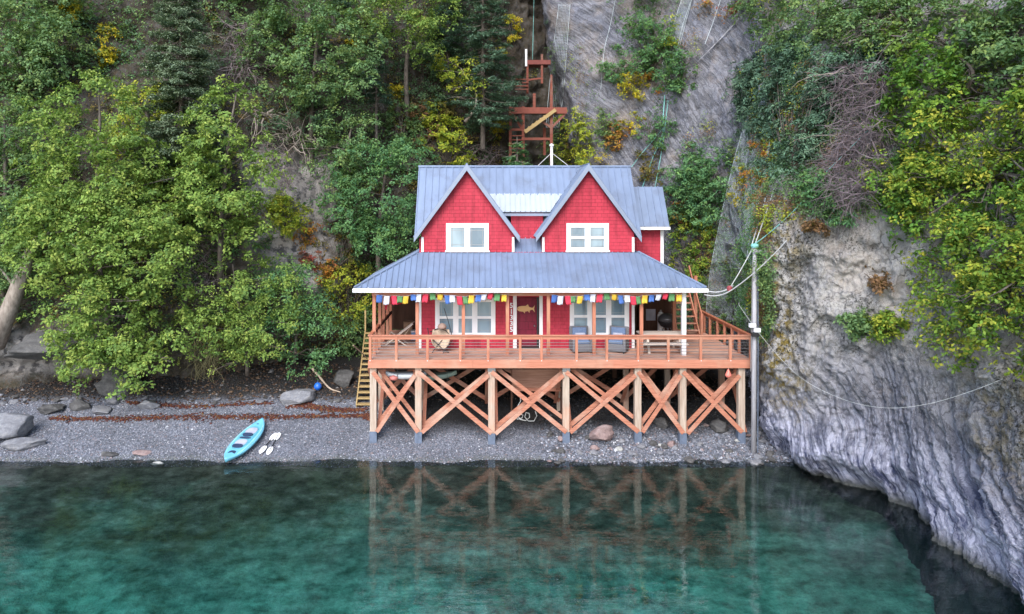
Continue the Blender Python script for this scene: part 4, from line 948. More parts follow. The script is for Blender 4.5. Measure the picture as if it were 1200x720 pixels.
# ---------------------------------------------------------------- rock nets
def net(label, left, right, off, nu, nv, r=.007):
    A, B = catmull(left, nv), catmull(right, nv); G = [[face_at(a[0] + (b[0]-a[0])*u/(nu-1), a[1] + (b[1]-a[1])*u/(nu-1), off + .06*math.sin(u*1.3 + k*.21)) for u in range(nu)] for k, (a, b) in enumerate(zip(A, B))]
    for k in range(1, nv - 1):                      # drapes: smooth out the rock's steps
        for u in range(nu): G[k][u] = (G[k-1][u] + G[k][u]*2 + G[k+1][u]) / 4
    mb = MB()
    for k in range(0, nv): mb.tube(G[k], r, 3)
    for u in range(nu): mb.tube([G[k][u] for k in range(nv)], r*1.1 if 0 < u < nu-1 else r*3, 3)
    return props(mb.build('rockfall_net', M['net']), label, 'net', 'rockfall nets')
net('long pale wire net draped from the evergreen down beside the porch', [(892, 95), (868, 160), (848, 240), (832, 320), (827, 372)], [(901, 102), (902, 165), (890, 240), (876, 320), (868, 378)], .75, 46, 230, .0035)
net('narrow pale wire net hanging just behind the pole', [(890, 232), (878, 280), (874, 320), (866, 385)], [(897, 232), (887, 280), (884, 320), (880, 388)], .55, 14, 150, .0045)
net('pale wire net over the left edge of the grey cliff', [(655, 5), (648, 60), (643, 110), (640, 150)], [(668, 5), (664, 60), (660, 110), (655, 150)], .2, 9, 90, .0045)
net('faint wire net hanging down the upper right cliff', [(800, -5), (786, 40), (772, 90)], [(812, -5), (800, 40), (788, 90)], .2, 9, 70, .0045)

# ---------------------------------------------------------------- stairs up the gully
def timber(t, name, pts, w=.14, m_=None, Y=41.0):
    for (a, b) in pts: MB().bar(at(a[0], a[1], Y + (a[2] if len(a) > 2 else 0)), at(b[0], b[1], Y + (b[2] if len(b) > 2 else 0)), w, w).build(name, m_ or M['redw'], t)
Y = 40.6
t = thing('landing_stairs', 'rust-red timber landing with stair flight on the slope above the roof', 'stairs', at(630, 182, Y))
timber(t, 'post', [((598, 195), (598, 125)), ((613, 195), (613, 125)), ((646, 195), (646, 105)), ((638, 182, .8), (638, 150, .8)), ((598, 190, 1.4), (598, 125, 1.4)), ((626, 130), (626, 110))], .16, M['redw'], Y)
for (x0, x1) in ((597, 664),):
    p, q = at(x0, 128, Y), at(x1, 128, Y); MB().box(p.x, q.x, Y - .1, Y + 1.6, p.z - .12, p.z + .05).build('platform', M['redw'], t); MB().box(p.x, q.x, Y - .16, Y - .103, p.z - .28, p.z + .08).build('rim_board', plain('rust_board', (.22, .06, .04), .8), t)
timber(t, 'brace', [((662, 134), (646, 150)), ((600, 132), (612, 152)), ((634, 142), (646, 150))], .13, None, Y)
timber(t, 'crossbeam', [((597, 152), (614, 152)), ((613, 163), (646, 163))], .14, None, Y)
timber(t, 'stringer', [((615, 155, -.2), (651, 129, -.2)), ((615, 155, .6), (651, 129, .6))], .2, M['treated'], Y)
for i in range(8): u = (i + .5)/8; p = at(615 + 36*u, 154 - 26*u, Y - .2); MB().box(p.x - .13, p.x + .13, Y - .15, Y + .55, p.z, p.z + .05).build('tread', M['treated'], t)
for i in range(6): p = at(606, 160 + 5*i, Y); MB().box(p.x - .36, p.x + .36, Y - .1 - .1*i, Y + .1 - .1*i, p.z, p.z + .06).build('tread', M['redw'], t)
Y = 42.0
t = thing('landing_stairs', 'upper timber landing with white-topped post high in the dark gully', 'stairs', at(615, 112, Y))
timber(t, 'post', [((618, 110), (618, 72)), ((635, 98), (635, 64)), ((646, 125), (646, 88))], .13, M['redw'], Y)
timber(t, 'post', [((616.5, 78, -.1), (616.5, 58, -.1))], .12, M['white'], Y)
timber(t, 'rim_board', [((617, 73.5), (645, 73.5))], .26, plain('rust_board_dark', (.19, .05, .04), .8), Y); timber(t, 'crossbeam', [((619, 94), (634, 92))], .1, None, Y)
for i in range(4): p = at(611, 94 + 4.2*i, Y); MB().box(p.x - .4, p.x + .4, Y - .1 - .1*i, Y + .1 - .1*i, p.z, p.z + .06).build('tread', M['redw'], t)
p, q = at(617, 72, Y), at(644, 72, Y); MB().box(p.x, q.x, Y + .14, Y + 1.5, p.z - .1, p.z).build('platform', M['redw'], t)
# ================================================================== STONES, WEED
def ico(sub):
    import bmesh
    bm = bmesh.new(); bmesh.ops.create_icosphere(bm, subdivisions=sub, radius=1); v = np.array([x.co[:] for x in bm.verts]); f = np.array([[l.index for l in p.verts] for p in bm.faces]); bm.free(); return v, f
I1, I4 = ico(1), ico(4)
rockM = []
for nm, a, b_, c_ in (('grey_stone', (.20, .205, .225), (.11, .11, .125), (.28, .27, .27)), ('dark_stone', (.09, .088, .088), (.045, .043, .043), (.14, .135, .13)), ('pink_stone', (.27, .19, .18), (.16, .11, .105), (.33, .27, .26)), ('pale_stone', (.38, .38, .36), (.24, .24, .23), (.46, .45, .42))):
    m, nt, bs = _nodes(nm); n1 = noise(nt, coords(nt, (1, 1, 2.2)), 2.4, 6, .68); n2 = noise(nt, coords(nt), 13, 4, .7)
    col = ramp(nt, n1, [(.32, b_), (.5, a), (.68, c_)]); col = mix(nt, ramp(nt, n2, [(.35, (.6, .6, .6)), (.6, (0, 0, 0))]), col, b_)
    lk(nt, col, bs.inputs['Base Color']); bs.inputs['Roughness'].default_value = .8; bump(nt, bs, n1, .7, .08); rockM.append(m)
def rock(px, py, w, h, d, mi, label, seed, yaw=0, tilt=0, name='boulder', sink=.25, group=None, strata=.10, Y=None):
    V, Fc = I4; r = np.random.default_rng(seed); p = V.copy()
    for _ in range(15):                              # cleave flat faces
        n = r.normal(size=3); n /= np.linalg.norm(n); c = r.uniform(.55, .88); dd = p @ n; p = p - np.outer(np.maximum(dd - c, 0), n)
    p = p * (1 + .14 * fbm(V * 1.8 + seed, 4)[:, None]); l = vnoise(np.stack([V[:, 2]*6 + 1.5*V[:, 0] + seed, V[:, 0]*.5, V[:, 1]*.5], -1))
    p[:, :2] *= (1 + strata * l)[:, None]
    p = p * np.array([w/2, d/2, h/2])
    me = mesh_np(name, p, Fc, smooth=False); b = beach_hit(px, py) if Y is None else at(px, py, Y)
    o = link(name, me, rockM[mi]); o.location = b + Vector((0, 0, h/2 - h*sink)); o.rotation_euler = (tilt, R(8)*math.sin(seed), yaw)
    return props(o, label, 'rock', group)
rock(8, 516, 2.3, 1.45, 1.6, 0, 'largest boulder on the beach, smooth pale grey, at the far end of the shingle', 11, .2, .1, sink=.15)
rock(30, 524, 2.0, .5, .9, 0, 'low flat slab lying at the foot of the largest boulder', 12, .1)
rock(174, 478, .95, .5, .7, 0, 'grey layered boulder beside the upright root-like rock', 13, .3)
rock(120, 484, .9, .4, .7, 0, 'low grey stone among rubble near the large pale boulder', 14)
rock(95, 478, 1.2, .5, .8, 1, 'dark rubble block under the overhang', 15); rock(133, 473, .7, .45, .6, 0, 'small blocky stone touching the upright root-like rock', 16)
rock(60, 484, 1.4, .45, .9, 1, 'dark flat rubble behind the largest boulder', 17)
rock(352, 470, 1.7, .95, 1.1, 0, 'sloping grey-green slab next to the blue ball buoy', 18, .4, -.3, sink=.3)
rock(402, 450, 1.3, .9, 1.0, 1, 'dark rounded boulder behind the driftwood', 19)
rock(128, 533, .8, .18, .5, 1, 'dark flat stone near the waterline, farther from the kayak', 20, sink=.4); rock(165, 532, 1.0, .22, .5, 2, 'flat reddish stone at the waterline between kayak and boulder', 21, sink=.4)
rock(185, 545, .5, .16, .3, 3, 'pale flat stone awash at the edge of the water', 22, sink=.3)
rock(707, 518, 1.15, .75, .9, 2, 'pinkish boulder under the deck between two piles', 23, .2, sink=.15)
rock(884, 545, .55, .3, .4, 0, 'round grey stone at the foot of the utility pole', 24)
rock(142, 470, 2.1, 2.4, 1.3, 1, 'upright grooved rock like a tree root below the big alder', 25, .1, 0, sink=.3, strata=.3, Y=31.2)
rock(845, 505, .9, .6, .7, 1, 'dark boulder behind the last deck pile', 26); rock(775, 500, .8, .5, .6, 1, 'dark boulder under the deck behind the braces', 27)
rock(58, 405, 5.2, 1.5, 2.6, 1, 'layered grey rock ledge overhanging the dark hollow at the back of the beach', 31, .08, .12, name='rock_ledge', sink=.5, strata=.22, Y=30.7)
rr = np.random.default_rng(5)
for k in range(58):
    px, py = rr.uniform(640, 905), rr.uniform(500, 545); s = rr.uniform(.16, .42)
    rock(px, py, s*rr.uniform(.8, 1.4), s*rr.uniform(.5, .8), s, [0, 0, 1, 2, 0, 3][int(rr.integers(6))] if s < .3 else int(rr.integers(3)), 'small loose stone on the shingle below the right half of the deck', 100 + k, rr.uniform(0, 6), rr.uniform(-.3, .3), name='beach_stone', sink=.3, group='loose stones below the deck')
for k in range(40):
    px, py = rr.uniform(0, 420), rr.uniform(464, 480); s = rr.uniform(.15, .45)
    rock(px, py, s*rr.uniform(.9, 1.6), s*rr.uniform(.4, .7), s, int(rr.choice([0, 1, 1])), 'small loose stone along the dark foot of the slope', 200 + k, rr.uniform(0, 6), rr.uniform(-.3, .3), name='beach_stone', sink=.3, group='loose stones at the foot of the slope')

def scatter(name, P, sz, tint, mat_, seed, flat=.6):
    r = np.random.default_rng(seed); n = len(P)
    B = np.array([(1,0,0),(0,1,0),(-1,0,0),(0,-1,0),(0,0,1),(0,0,-1)], float); T = np.array([(0,1,4),(1,2,4),(2,3,4),(3,0,4),(1,0,5),(2,1,5),(3,2,5),(0,3,5)])
    V = B[None] * (sz[:, None, None] * r.uniform(.6, 1.2, (n, 6, 1)) * np.array([1, .8, flat])); a = r.uniform(0, 6.3, n); c, s = np.cos(a)[:, None], np.sin(a)[:, None]
    V = np.stack([V[..., 0]*c - V[..., 1]*s, V[..., 0]*s + V[..., 1]*c, V[..., 2] + V[..., 0]*r.uniform(-.4, .4, (n, 1))], -1) + P[:, None]
    Q = (T[None] + (np.arange(n)*6)[:, None, None]).reshape(-1, 3)
    return link(name, mesh_np(name, V.reshape(-1, 3), Q, tint=np.repeat(tint, 6, 0)), mat_)
n = 60000; x = rr.uniform(-21, 12.5, n); y = 26.0 + 6.2 * rr.random(n)**1.25
keep = (np.abs((x/y)*F + VX - 500) < 560); x, y = x[keep], y[keep]; z = beach_z(x, y)
big = np.where((x > 2.5), 1.7, 1.0) * np.where(rr.random(len(x)) > .96, 1.9, 1)
sz = rr.uniform(.018, .046, len(x)) * big; base = rr.choice(4, len(x), p=[.5, .3, .12, .08])
tint = np.array([(.22, .235, .28), (.12, .13, .155), (.25, .205, .21), (.50, .51, .55)])[base] * rr.uniform(.7, 1.3, (len(x), 1))
tint *= (1 - .85 * sstep(-4.4, -3.4, x + .5*vnoise(np.stack([x, y, 0*x], -1)))*sstep(27.7, 28.9, y))[:, None] * (1 - .85*sstep(30.1, 30.9, y))[:, None]  # pebbles dimmed to match: painted shade under the deck, dark soil at the bank
pm = tintmat('pebbles')
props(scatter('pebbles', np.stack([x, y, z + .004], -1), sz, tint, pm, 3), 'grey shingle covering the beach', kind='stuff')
# wrack lines of rust-brown weed
def wrack(P, wpx, n, label, dens=1):
    Q = catmull(P, 200); i = rr.integers(0, 200, n); px = Q[i, 0] + rr.normal(0, 2, n); py = Q[i, 1] + rr.normal(0, 1, n)*wpx*(.5 + .8*np.abs(vnoise(np.stack([Q[i, 0]*.05, 0*Q[i, 0], 0*Q[i, 0]], -1))))
    pts = beach_hits(px, py); pts[:, 2] += .02
    c = np.array([(.13, .035, .022), (.085, .026, .02), (.20, .07, .03), (.22, .12, .04), (.05, .025, .02)])[rr.choice(5, n, p=[.35, .25, .18, .08, .14])]*rr.uniform(.7, 1.2, (n, 1))
    props(scatter('seaweed', pts, rr.uniform(.025, .085, n), c, pm, int(n), .35), label, kind='stuff')
wrack([(60, 492), (150, 491), (250, 489), (340, 489), (420, 488), (436, 490)], 2.0, 2600, 'long line of rust-brown seaweed along the beach')
wrack([(336, 474), (360, 476), (390, 481), (432, 481)], 2.2, 1300, 'broad patch of brown seaweed below the beach stairs')
wrack([(150, 473), (190, 475), (240, 476), (318, 472)], 1.2, 800, 'thin upper line of brown seaweed')
n = 9000; lx = rr.uniform(-22, 11, n); ly = rr.uniform(30.1, 33.5, n) + .3*vnoise(np.stack([lx*.7, 0*lx, 0*lx], -1)); kp = rr.random(n) < sstep(30.0, 30.7, ly)
lx, ly = lx[kp], ly[kp]; lc = np.array([(.10, .06, .04), (.06, .045, .035), (.17, .11, .07), (.05, .05, .05), (.20, .19, .19)])[rr.choice(5, len(lx), p=[.3, .3, .15, .18, .07])]
props(scatter('leaf_litter', np.stack([lx, ly, beach_z(lx, ly) + .015], -1), rr.uniform(.02, .11, len(lx))*np.where(rr.random(len(lx)) > .97, 2, 1), lc, pm, 91, .4), 'dark litter of twigs, leaves and rubble at the back of the beach', kind='stuff')
# driftwood
Q = [beach_hit(366, 446) + Vector((0, 0, .55)), beach_hit(374, 449) + Vector((0, 0, .3)), beach_hit(386, 458) + Vector((0, 0, .12)), beach_hit(399, 461) + Vector((0, 0, .06))]
props(MB().tube(catmull(Q, 12), [.05, .055, .05, .05, .045, .045, .04, .04, .035, .03, .025, .02], 6).build('driftwood', plain('bleached_wood', (.46, .36, .28), .9, scale=12)), 'pale bent driftwood stick by the blue buoy', 'driftwood')
for P, lab in (([(316, 405), (340, 412), (372, 420)], 'bare brown branch poking from the shore shrub over the beach'), ([(414, 405), (428, 418), (434, 428)], 'thin grey branch behind the beach stairs')):
    props(MB().tube([at(a, b, 31 + .2*i) for i, (a, b) in enumerate(catmull(P, 9))], [.04 - .003*k for k in range(9)], 5).build('dead_branch', plain('dead_bark', (.27, .20, .15), .9)), lab, 'branch')
# ================================================================== PLANTS
LEAF, NEEDLE = leafmat('leaves', .30), leafmat('needles', .08)
BARK = plain('bark', (.15, .125, .105), .9, scale=9, stretch=(1, 1, .3), c2=(.06, .05, .045), bmp=.5); BARKP = plain('pale_bark', (.34, .29, .25), .9, scale=9, stretch=(1, 1, .3), c2=(.15, .12, .10), bmp=.5)
TWIG = plain('dead_twigs', (.28, .225, .225), .9, scale=7, c2=(.15, .11, .11))
PAL = dict(
  light=[(.20,.29,.06),(.145,.235,.055),(.10,.18,.05),(.28,.34,.075),(.17,.265,.06)], lime=[(.32,.36,.04),(.24,.31,.035),(.40,.39,.045),(.16,.24,.035)],
  mid=[(.11,.20,.085),(.08,.155,.065),(.145,.235,.095),(.18,.25,.075)], dark=[(.07,.125,.07),(.05,.10,.055),(.10,.165,.08)],
  blue=[(.09,.17,.11),(.07,.135,.09),(.13,.21,.13),(.055,.10,.07)], teal=[(.075,.175,.075),(.055,.14,.065),(.115,.23,.095),(.13,.235,.07)],
  golden=[(.32,.35,.045),(.22,.30,.04),(.14,.24,.04),(.38,.36,.05),(.10,.20,.035),(.14,.25,.035),(.12,.22,.04)], green2=[(.08,.18,.035),(.055,.13,.03),(.12,.24,.035),(.17,.27,.035)],
  yellow=[(.50,.36,.02),(.42,.34,.03),(.30,.30,.03),(.26,.28,.03)], orange=[(.46,.17,.03),(.42,.24,.04),(.34,.12,.05),(.22,.18,.04)], red=[(.30,.055,.05),(.24,.08,.055),(.22,.12,.07)],
  olive=[(.13,.12,.03),(.17,.15,.035),(.09,.085,.03),(.20,.13,.04)], spruce=[(.18,.24,.15),(.14,.195,.125),(.22,.28,.17),(.11,.155,.105)], brown=[(.20,.11,.06),(.14,.08,.05),(.26,.15,.07)])
def leaves(P, D, Rr, k, size, pal, seed, aspect=.55, up=.55, out=.8, jit=.5, droop=.25, face=.0):
    r = np.random.default_rng(seed); n = len(P); k = int(k)
    nn = np.array([0, 0, up]) + D*out + r.normal(size=(n, 3))*jit*.6; nn /= np.linalg.norm(nn, axis=1, keepdims=True) + 1e-9
    t1 = np.cross(nn, r.normal(size=(n, 3))); t1 /= np.linalg.norm(t1, axis=1, keepdims=True) + 1e-9; t2 = np.cross(nn, t1)
    rep = lambda a: np.repeat(a, k, 0); M_ = n*k
    th = r.uniform(0, 6.283, M_)[:, None]; rad = (np.sqrt(r.random(M_)) * rep(Rr))[:, None]
    o = rep(t1)*np.cos(th) + rep(t2)*np.sin(th); c = rep(P) + o*rad + rep(nn)*r.normal(size=(M_, 1))*.22*rep(Rr)[:, None]; c[:, 2] -= droop*rad[:, 0]
    ln = rep(nn) + r.normal(size=(M_, 3))*jit; ln /= np.linalg.norm(ln, axis=1, keepdims=True)
    ax = o + r.normal(size=(M_, 3))*.5; ax[:, 2] -= .3; ax -= ln*(ax*ln).sum(1, keepdims=True); ax /= np.linalg.norm(ax, axis=1, keepdims=True) + 1e-9; sd = np.cross(ln, ax)
    L = (.98*size*r.uniform(.65, 1.3, M_))[:, None]
    V = np.stack([c - ax*L*.5, c + sd*L*.5*aspect + ln*L*.10, c + ax*L*.5 - ln*L*.06, c - sd*L*.5*aspect + ln*L*.10], 1).reshape(-1, 3)
    pal = np.array(pal); wv = r.integers(0, len(pal), n); mixw = r.random((M_, 1))*.6
    col = pal[rep(wv)]*(1 - mixw) + pal[r.integers(0, len(pal), M_)]*mixw; col = 1.18*col*r.uniform(.72, 1.28, (M_, 1))
    return V, np.repeat(col, 4, 0)
def leafmesh(name, V, c, mat_, parent):
    o = origin(parent); V = V - np.array(o[:]); return link(name, mesh_np(name, V, np.arange(len(V)).reshape(-1, 4), tint=c), mat_, parent)
def in_poly(x, y, P):
    P = np.asarray(P, float); ins = np.zeros(len(x), bool); j = len(P) - 1
    for i in range(len(P)):
        xi, yi, xj, yj = *P[i], *P[j]; c = ((yi > y) != (yj > y)) & (x < (xj-xi)*(y-yi)/(yj-yi+1e-12) + xi); ins ^= c; j = i
    return ins
def edge_d(x, y, P):
    P = np.asarray(P, float); d = np.full(len(x), 1e9)
    for i in range(len(P)):
        a, b = P[i-1], P[i]; ab = b - a; t = np.clip(((x-a[0])*ab[0] + (y-a[1])*ab[1])/(ab@ab + 1e-9), 0, 1); d = np.minimum(d, np.hypot(x-a[0]-t*ab[0], y-a[1]-t*ab[1]))
    return d
def lobes(poly, Y, thick, lr, seed, cling=False, fill=.8):
    """centres of the leaf masses that make up a crown with this outline"""
    r = np.random.default_rng(seed); P = np.asarray(poly, float); x0, y0 = P.min(0); x1, y1 = P.max(0); out = []; dm = None
    n = 2500; x = r.uniform(x0, x1, n); y = r.uniform(y0, y1, n); k = in_poly(x, y, P); x, y = x[k], y[k]; ed = edge_d(x, y, P); dm = max(ed.max(), 1)
    for a, b, e in zip(x, y, ed):
        if e < lr*.45 and r.random() < .6: continue
        if all((a-q[0])**2 + (b-q[1])**2 > (lr*fill)**2 for q in out): out.append((a, b, e/dm))
    res = []
    for a, b, e in out:
        bulge = thick*math.sqrt(max(0, 1 - (1-min(1, e*1.15))**2))
        if cling: c = face_at(a, b, .15 + bulge*r.uniform(.3, 1.0)); yy = c.y
        else:
            yy = Y + bulge*r.uniform(-1, .35); c = at(a, b, yy)
        res.append((c, lr*yy/F*r.uniform(.75, 1.25)))
    return res
def crown(L, k_spray, k_leaf, size, pal, seed, aspect=.55, sr=.26, squash=.75, gap=-.15, **kw):
    r = np.random.default_rng(seed + 1); P = []; D = []
    for c, rad in L:
        n = max(4, int(k_spray*1.25*(rad/.9)**1.7)); m = max(2, n//5)      # twig clumps, each of a few sprays
        d = r.normal(size=(m, 3)); d[:, 2] += .35; d[:, 1] -= .35; d /= np.linalg.norm(d, axis=1, keepdims=True)
        q = np.array(c[:]) + d*(rad*r.uniform(.55, 1.12, (m, 1)))*np.array([1, 1, squash]); cs = min(.30, rad*.42)
        j = np.repeat(np.arange(m), 5); p = q[j] + d[j]*r.uniform(-.5, .6, (len(j), 1))*cs + r.normal(size=(len(j), 3))*cs*np.array([.75, .75, .38]); P.append(p)
        e = d[j] + (p - q[j])/cs*.35; D.append(e/np.linalg.norm(e, axis=1, keepdims=True))
    P = np.vstack(P); D = np.vstack(D); g = vnoise(P*1.15 + seed) + .4*vnoise(P*2.7 + seed); kp = g > gap - .04; P, D = P[kp], D[kp]
    sr = sr*.85; kw.setdefault('up', .8); kw.setdefault('jit', .42)
    return leaves(P, D, r.uniform(.7, 1.3, len(P))*sr, int(k_leaf*1.3), size, pal, seed, aspect, **kw)
def limbs(mb, base, L, seed, r0, frac=.4, lead=None):
    r = random.Random(seed); cs = [c for c, _ in L]; top = max(cs, key=lambda c: c.z); mid = sum(cs, Vector()) / len(cs)
    b = Vector(base); lead = lead or [b, b.lerp(mid, .55) + Vector((r.uniform(-.2, .2), .2, .2)), mid.lerp(top, .45), top]
    T = [Vector(v) for v in catmull([v[:] for v in lead], 14)]; mb.tube(T, [max(.02, r0*(1 - .85*i/13)) for i in range(14)], 8)
    for c in cs:
        if r.random() > frac: continue
        q = min(T, key=lambda v: (v - c).length + (1.2 if v.z > c.z else 0)); i = T.index(q); m_ = q.lerp(c, .5) + Vector((r.uniform(-.2, .2), r.uniform(-.2, .2), r.uniform(-.05, .3)))
        rr0 = max(.015, r0*(1 - .85*i/13)*.5); mb.tube([q, m_, c + (c - m_)*.35], [rr0, rr0*.65, rr0*.3], 5)
        for _ in range(2): e = c + Vector((r.uniform(-.6, .6), r.uniform(-.6, .3), r.uniform(-.3, .5))); mb.tube([m_, c.lerp(e, .4), e], [rr0*.5, rr0*.35, rr0*.15], 4)
_sd = [50]
def tree(label, poly, Y, thick, lr, pal, base, size=.15, spr=46, nl=10, r0=.16, group=None, name='broadleaf_tree', cat='tree', bark=BARK, gap=-.15, lead=None, back=None, aspect=.55, **kw):
    _sd[0] += 7; s = _sd[0]; b = Vector(base) if len(base) == 3 and base[2] < 40 and not isinstance(base[0], str) else None
    t = thing(name, label, cat, b, group); L = lobes(poly, Y, thick, lr, s)
    mb = MB(); limbs(mb, b, L, s, r0, lead=lead); mb.build('trunk', bark, t, smooth=True)
    V, c = crown(L, spr, nl, size, PAL[pal] if isinstance(pal, str) else pal, s, aspect, gap=gap, **kw); leafmesh('crown', V, c, LEAF, t); return t
def shrub(label, poly, thick, lr, pal, size=.12, spr=46, nl=9, Y=None, group=None, name='shrub', cat='shrub', mat_=None, gap=-.25, aspect=.55, sr=.2, **kw):
    _sd[0] += 7; s = _sd[0]; L = lobes(poly, Y, thick, lr, s, cling=Y is None)
    P = np.asarray(poly, float); bx = P[:, 0].mean(); by = P[:, 1].max() - 4
    b = face_at(bx, by, .05) if Y is None else at(bx, by, Y + .2); t = thing(name, label, cat, b, group)
    mb = MB(); r = random.Random(s)
    for c, rad in L:
        m_ = b.lerp(c, .5) + Vector((r.uniform(-.1, .1), r.uniform(-.1, .1), .1)); mb.tube([b, m_, c], [.03, .02, .008], 4)
    mb.build('stems', BARK, t)
    V, c = crown(L, spr, nl, size, PAL[pal] if isinstance(pal, str) else pal, s, aspect, sr=sr, gap=gap, **kw); leafmesh('foliage', V, c, mat_ or LEAF, t); return t
def spruce(label, px, ytop, ybase, Y, rad_px, seed, pal='spruce', dens=1.0, first=.12, group=None, lean=0, sides=None):
    r = np.random.default_rng(seed); b = at(px, ybase, Y); tp = at(px + lean, ytop, Y); H = (tp - b).length; Rm = rad_px*Y/F
    t = thing('spruce_tree', label, 'tree', b, group); mb = MB(); mb.tube([b - Vector((0, 0, .5)), b.lerp(tp, .5), tp], [.03*Rm + .055, .02*Rm + .035, .015], 8)
    P = []; D = []; h = first
    while h < .985:
        ln = Rm*(1 - h)**.75*(.55 + .45*min(1, (h - first)/.12 + .35)) + .12
        for q in range(6):
            az = r.uniform(0, 6.283); l = ln*r.uniform(.65, 1.12); o = b.lerp(tp, h + r.uniform(-.01, .01)); d = np.array([math.cos(az), math.sin(az), 0])
            if sides is not None and d[0]*sides < -.3 and r.random() < .7: l *= .5
            pts = [o + Vector((d*l*u)) + Vector((0, 0, -.42*l*u + .22*l*u*u)) for u in (0, .35, .7, 1)]; mb.tube(pts, [.03, .022, .014, .006], 3)
            ns = max(3, int(l*9*dens)); u = r.uniform(.2, 1.0, ns)**.8; s_ = r.normal(size=ns)*.22*l*(1.05 - u); sd = np.array([-d[1], d[0], 0])
            pp = np.array(o[:]) + d*(l*u)[:, None] + sd*s_[:, None]; pp[:, 2] += -.42*l*u + .22*l*u*u - .10*np.abs(s_); P.append(pp); D.append(np.tile(d*.3, (ns, 1)))
        h += .30/H
    P = np.vstack(P); D = np.vstack(D); mb.build('trunk', BARK, t)
    V, c = leaves(P, D, r.uniform(.13, .27, len(P)), 16, .15, PAL[pal], seed, .26, up=1.0, out=.6, jit=.35, droop=.55); leafmesh('crown', V, c, NEEDLE, t); return t
def tangle(label, poly, thick, n, seed, mat_=TWIG, Y=None, rr=.011, length=(.6, 1.6), down=.3, name='dead_brush', cat='dead branches', group=None):
    r = random.Random(seed); g = np.random.default_rng(seed); P = np.asarray(poly, float); x0, y0 = P.min(0); x1, y1 = P.max(0); mb = MB(); k = 0
    while k < n:
        a, b = r.uniform(x0, x1), r.uniform(y0, y1)
        if not in_poly(np.array([a]), np.array([b]), P)[0]: continue
        k += 1; p = face_at(a, b, r.uniform(.05, thick)) if Y is None else at(a, b, Y + r.uniform(-thick, thick)/2)
        d = Vector((r.gauss(0, 1), r.gauss(0, .7), r.gauss(-down, .7))).normalized(); L = r.uniform(*length); m_ = 6; pts = [p]
        for i in range(m_): d = (d + Vector((r.gauss(0, .28), r.gauss(0, .25), r.gauss(-.06, .25)))).normalized(); pts.append(pts[-1] + d*(L/m_))
        q = r.choice((.6, .8, 1, 1, 1.9)); mb.tube(pts, [rr*q*(1 - .12*i) for i in range(m_+1)], 3)
    return props(mb.build(name, mat_), label, cat, group)

T = tree
# ---- the slope on the left, front to back
T('big light-green alder leaning out over the beach, nearest the far boulder', [(30,250),(20,285),(40,330),(55,370),(75,415),(95,442),(135,425),(160,440),(190,425),(222,392),(205,372),(222,330),(212,280),(190,250),(150,235),(100,225),(60,232)], 29.6, 1.7, 25, 'light', at(128,425,31), .15, 46, 10)
T('tall light-green alder crown above the leaning trunk', [(62,118),(100,95),(128,97),(150,130),(170,165),(192,205),(212,255),(200,290),(150,300),(100,290),(60,290),(25,262),(45,215),(50,180),(48,150)], 30.2, 1.8, 25, 'light', at(90,400,31.3), .15, 46, 10)
T('yellow-green alder with rounded crown beside the bare rock', [(245,125),(275,98),(290,125),(296,160),(318,185),(318,225),(303,262),(292,290),(255,287),(222,282),(200,255),(208,215),(220,185),(240,165)], 30.8, 1.5, 23, 'light', at(258,330,31.8), .15, 46, 10)
T('slender lime-green tree between the two alders and the spruce', [(140,135),(170,90),(195,105),(190,160),(205,215),(186,225),(165,225),(150,180)], 32.6, 1.1, 20, 'lime', at(180,330,32.6), .13, 40, 10)
T('dense mid-green tree in the top corner of the wooded slope', [(-30,-20),(60,-30),(102,0),(100,45),(72,95),(55,125),(30,165),(-30,180)], 34, 1.9, 26, 'mid', at(20,260,35), .15, 44, 10)
T('dark green tree at the edge of the wood below the tallest', [(-30,140),(25,125),(52,160),(50,215),(25,262),(40,310),(10,345),(-30,340)], 31.2, 1.3, 24, 'mid', at(0,395,31.6), .14, 44, 10)
T('shadowy dark tree between corner tree and spruce', [(95,25),(130,5),(165,20),(170,80),(150,130),(112,140),(80,110),(82,70)], 36, 1.5, 25, 'dark', at(125,230,36.5), .14, 42, 9)
T('mid-green tree with sparse crown high behind the spruce', [(222,-25),(305,-30),(318,30),(300,75),(262,30),(235,45)], 37, 1.5, 25, 'mid', at(270,200,38), .14, 40, 10)
T('broad mid-green alder on the upper slope right of the dead brush', [(312,-15),(380,-30),(432,0),(440,60),(428,105),(395,118),(350,128),(318,120),(303,75),(305,30)], 35.2, 1.9, 25, 'mid', at(365,230,36), .15, 46, 10)
T('dark green tree below the broad alder over the bare rock', [(322,118),(400,112),(425,140),(415,175),(380,165),(345,172),(312,150)], 36.2, 1.2, 22, 'dark', at(372,250,36.6), .13, 42, 9)
T('fresh green tree hanging down beside the bare grey rock', [(372,160),(405,138),(432,150),(440,190),(428,240),(405,255),(392,215),(378,200)], 34.2, 1.0, 19, 'mid', at(412,290,34.6), .13, 42, 10)
T('light-green tree with yellow tips along the top, above the young spruce', [(428,-25),(512,-30),(530,10),(518,45),(492,62),(462,48),(438,68),(428,30)], 38, 1.5, 22, 'light', at(478,150,39.5), .14, 40, 10)
T('dark tree filling the gap behind the young spruce', [(425,50),(470,45),(520,50),(528,100),(505,140),(470,150),(425,140)], 41, 1.2, 24, 'dark', at(480,190,41.2), .13, 40, 9)
T('dense blue-green bushy tree beside the end of the house roof', [(395,195),(412,172),(440,163),(470,168),(490,192),(490,240),(492,290),(470,305),(440,296),(415,280),(392,245)], 34.2, 1.5, 22, 'teal', at(445,345,34.9), .13, 50, 11, squash=.85)
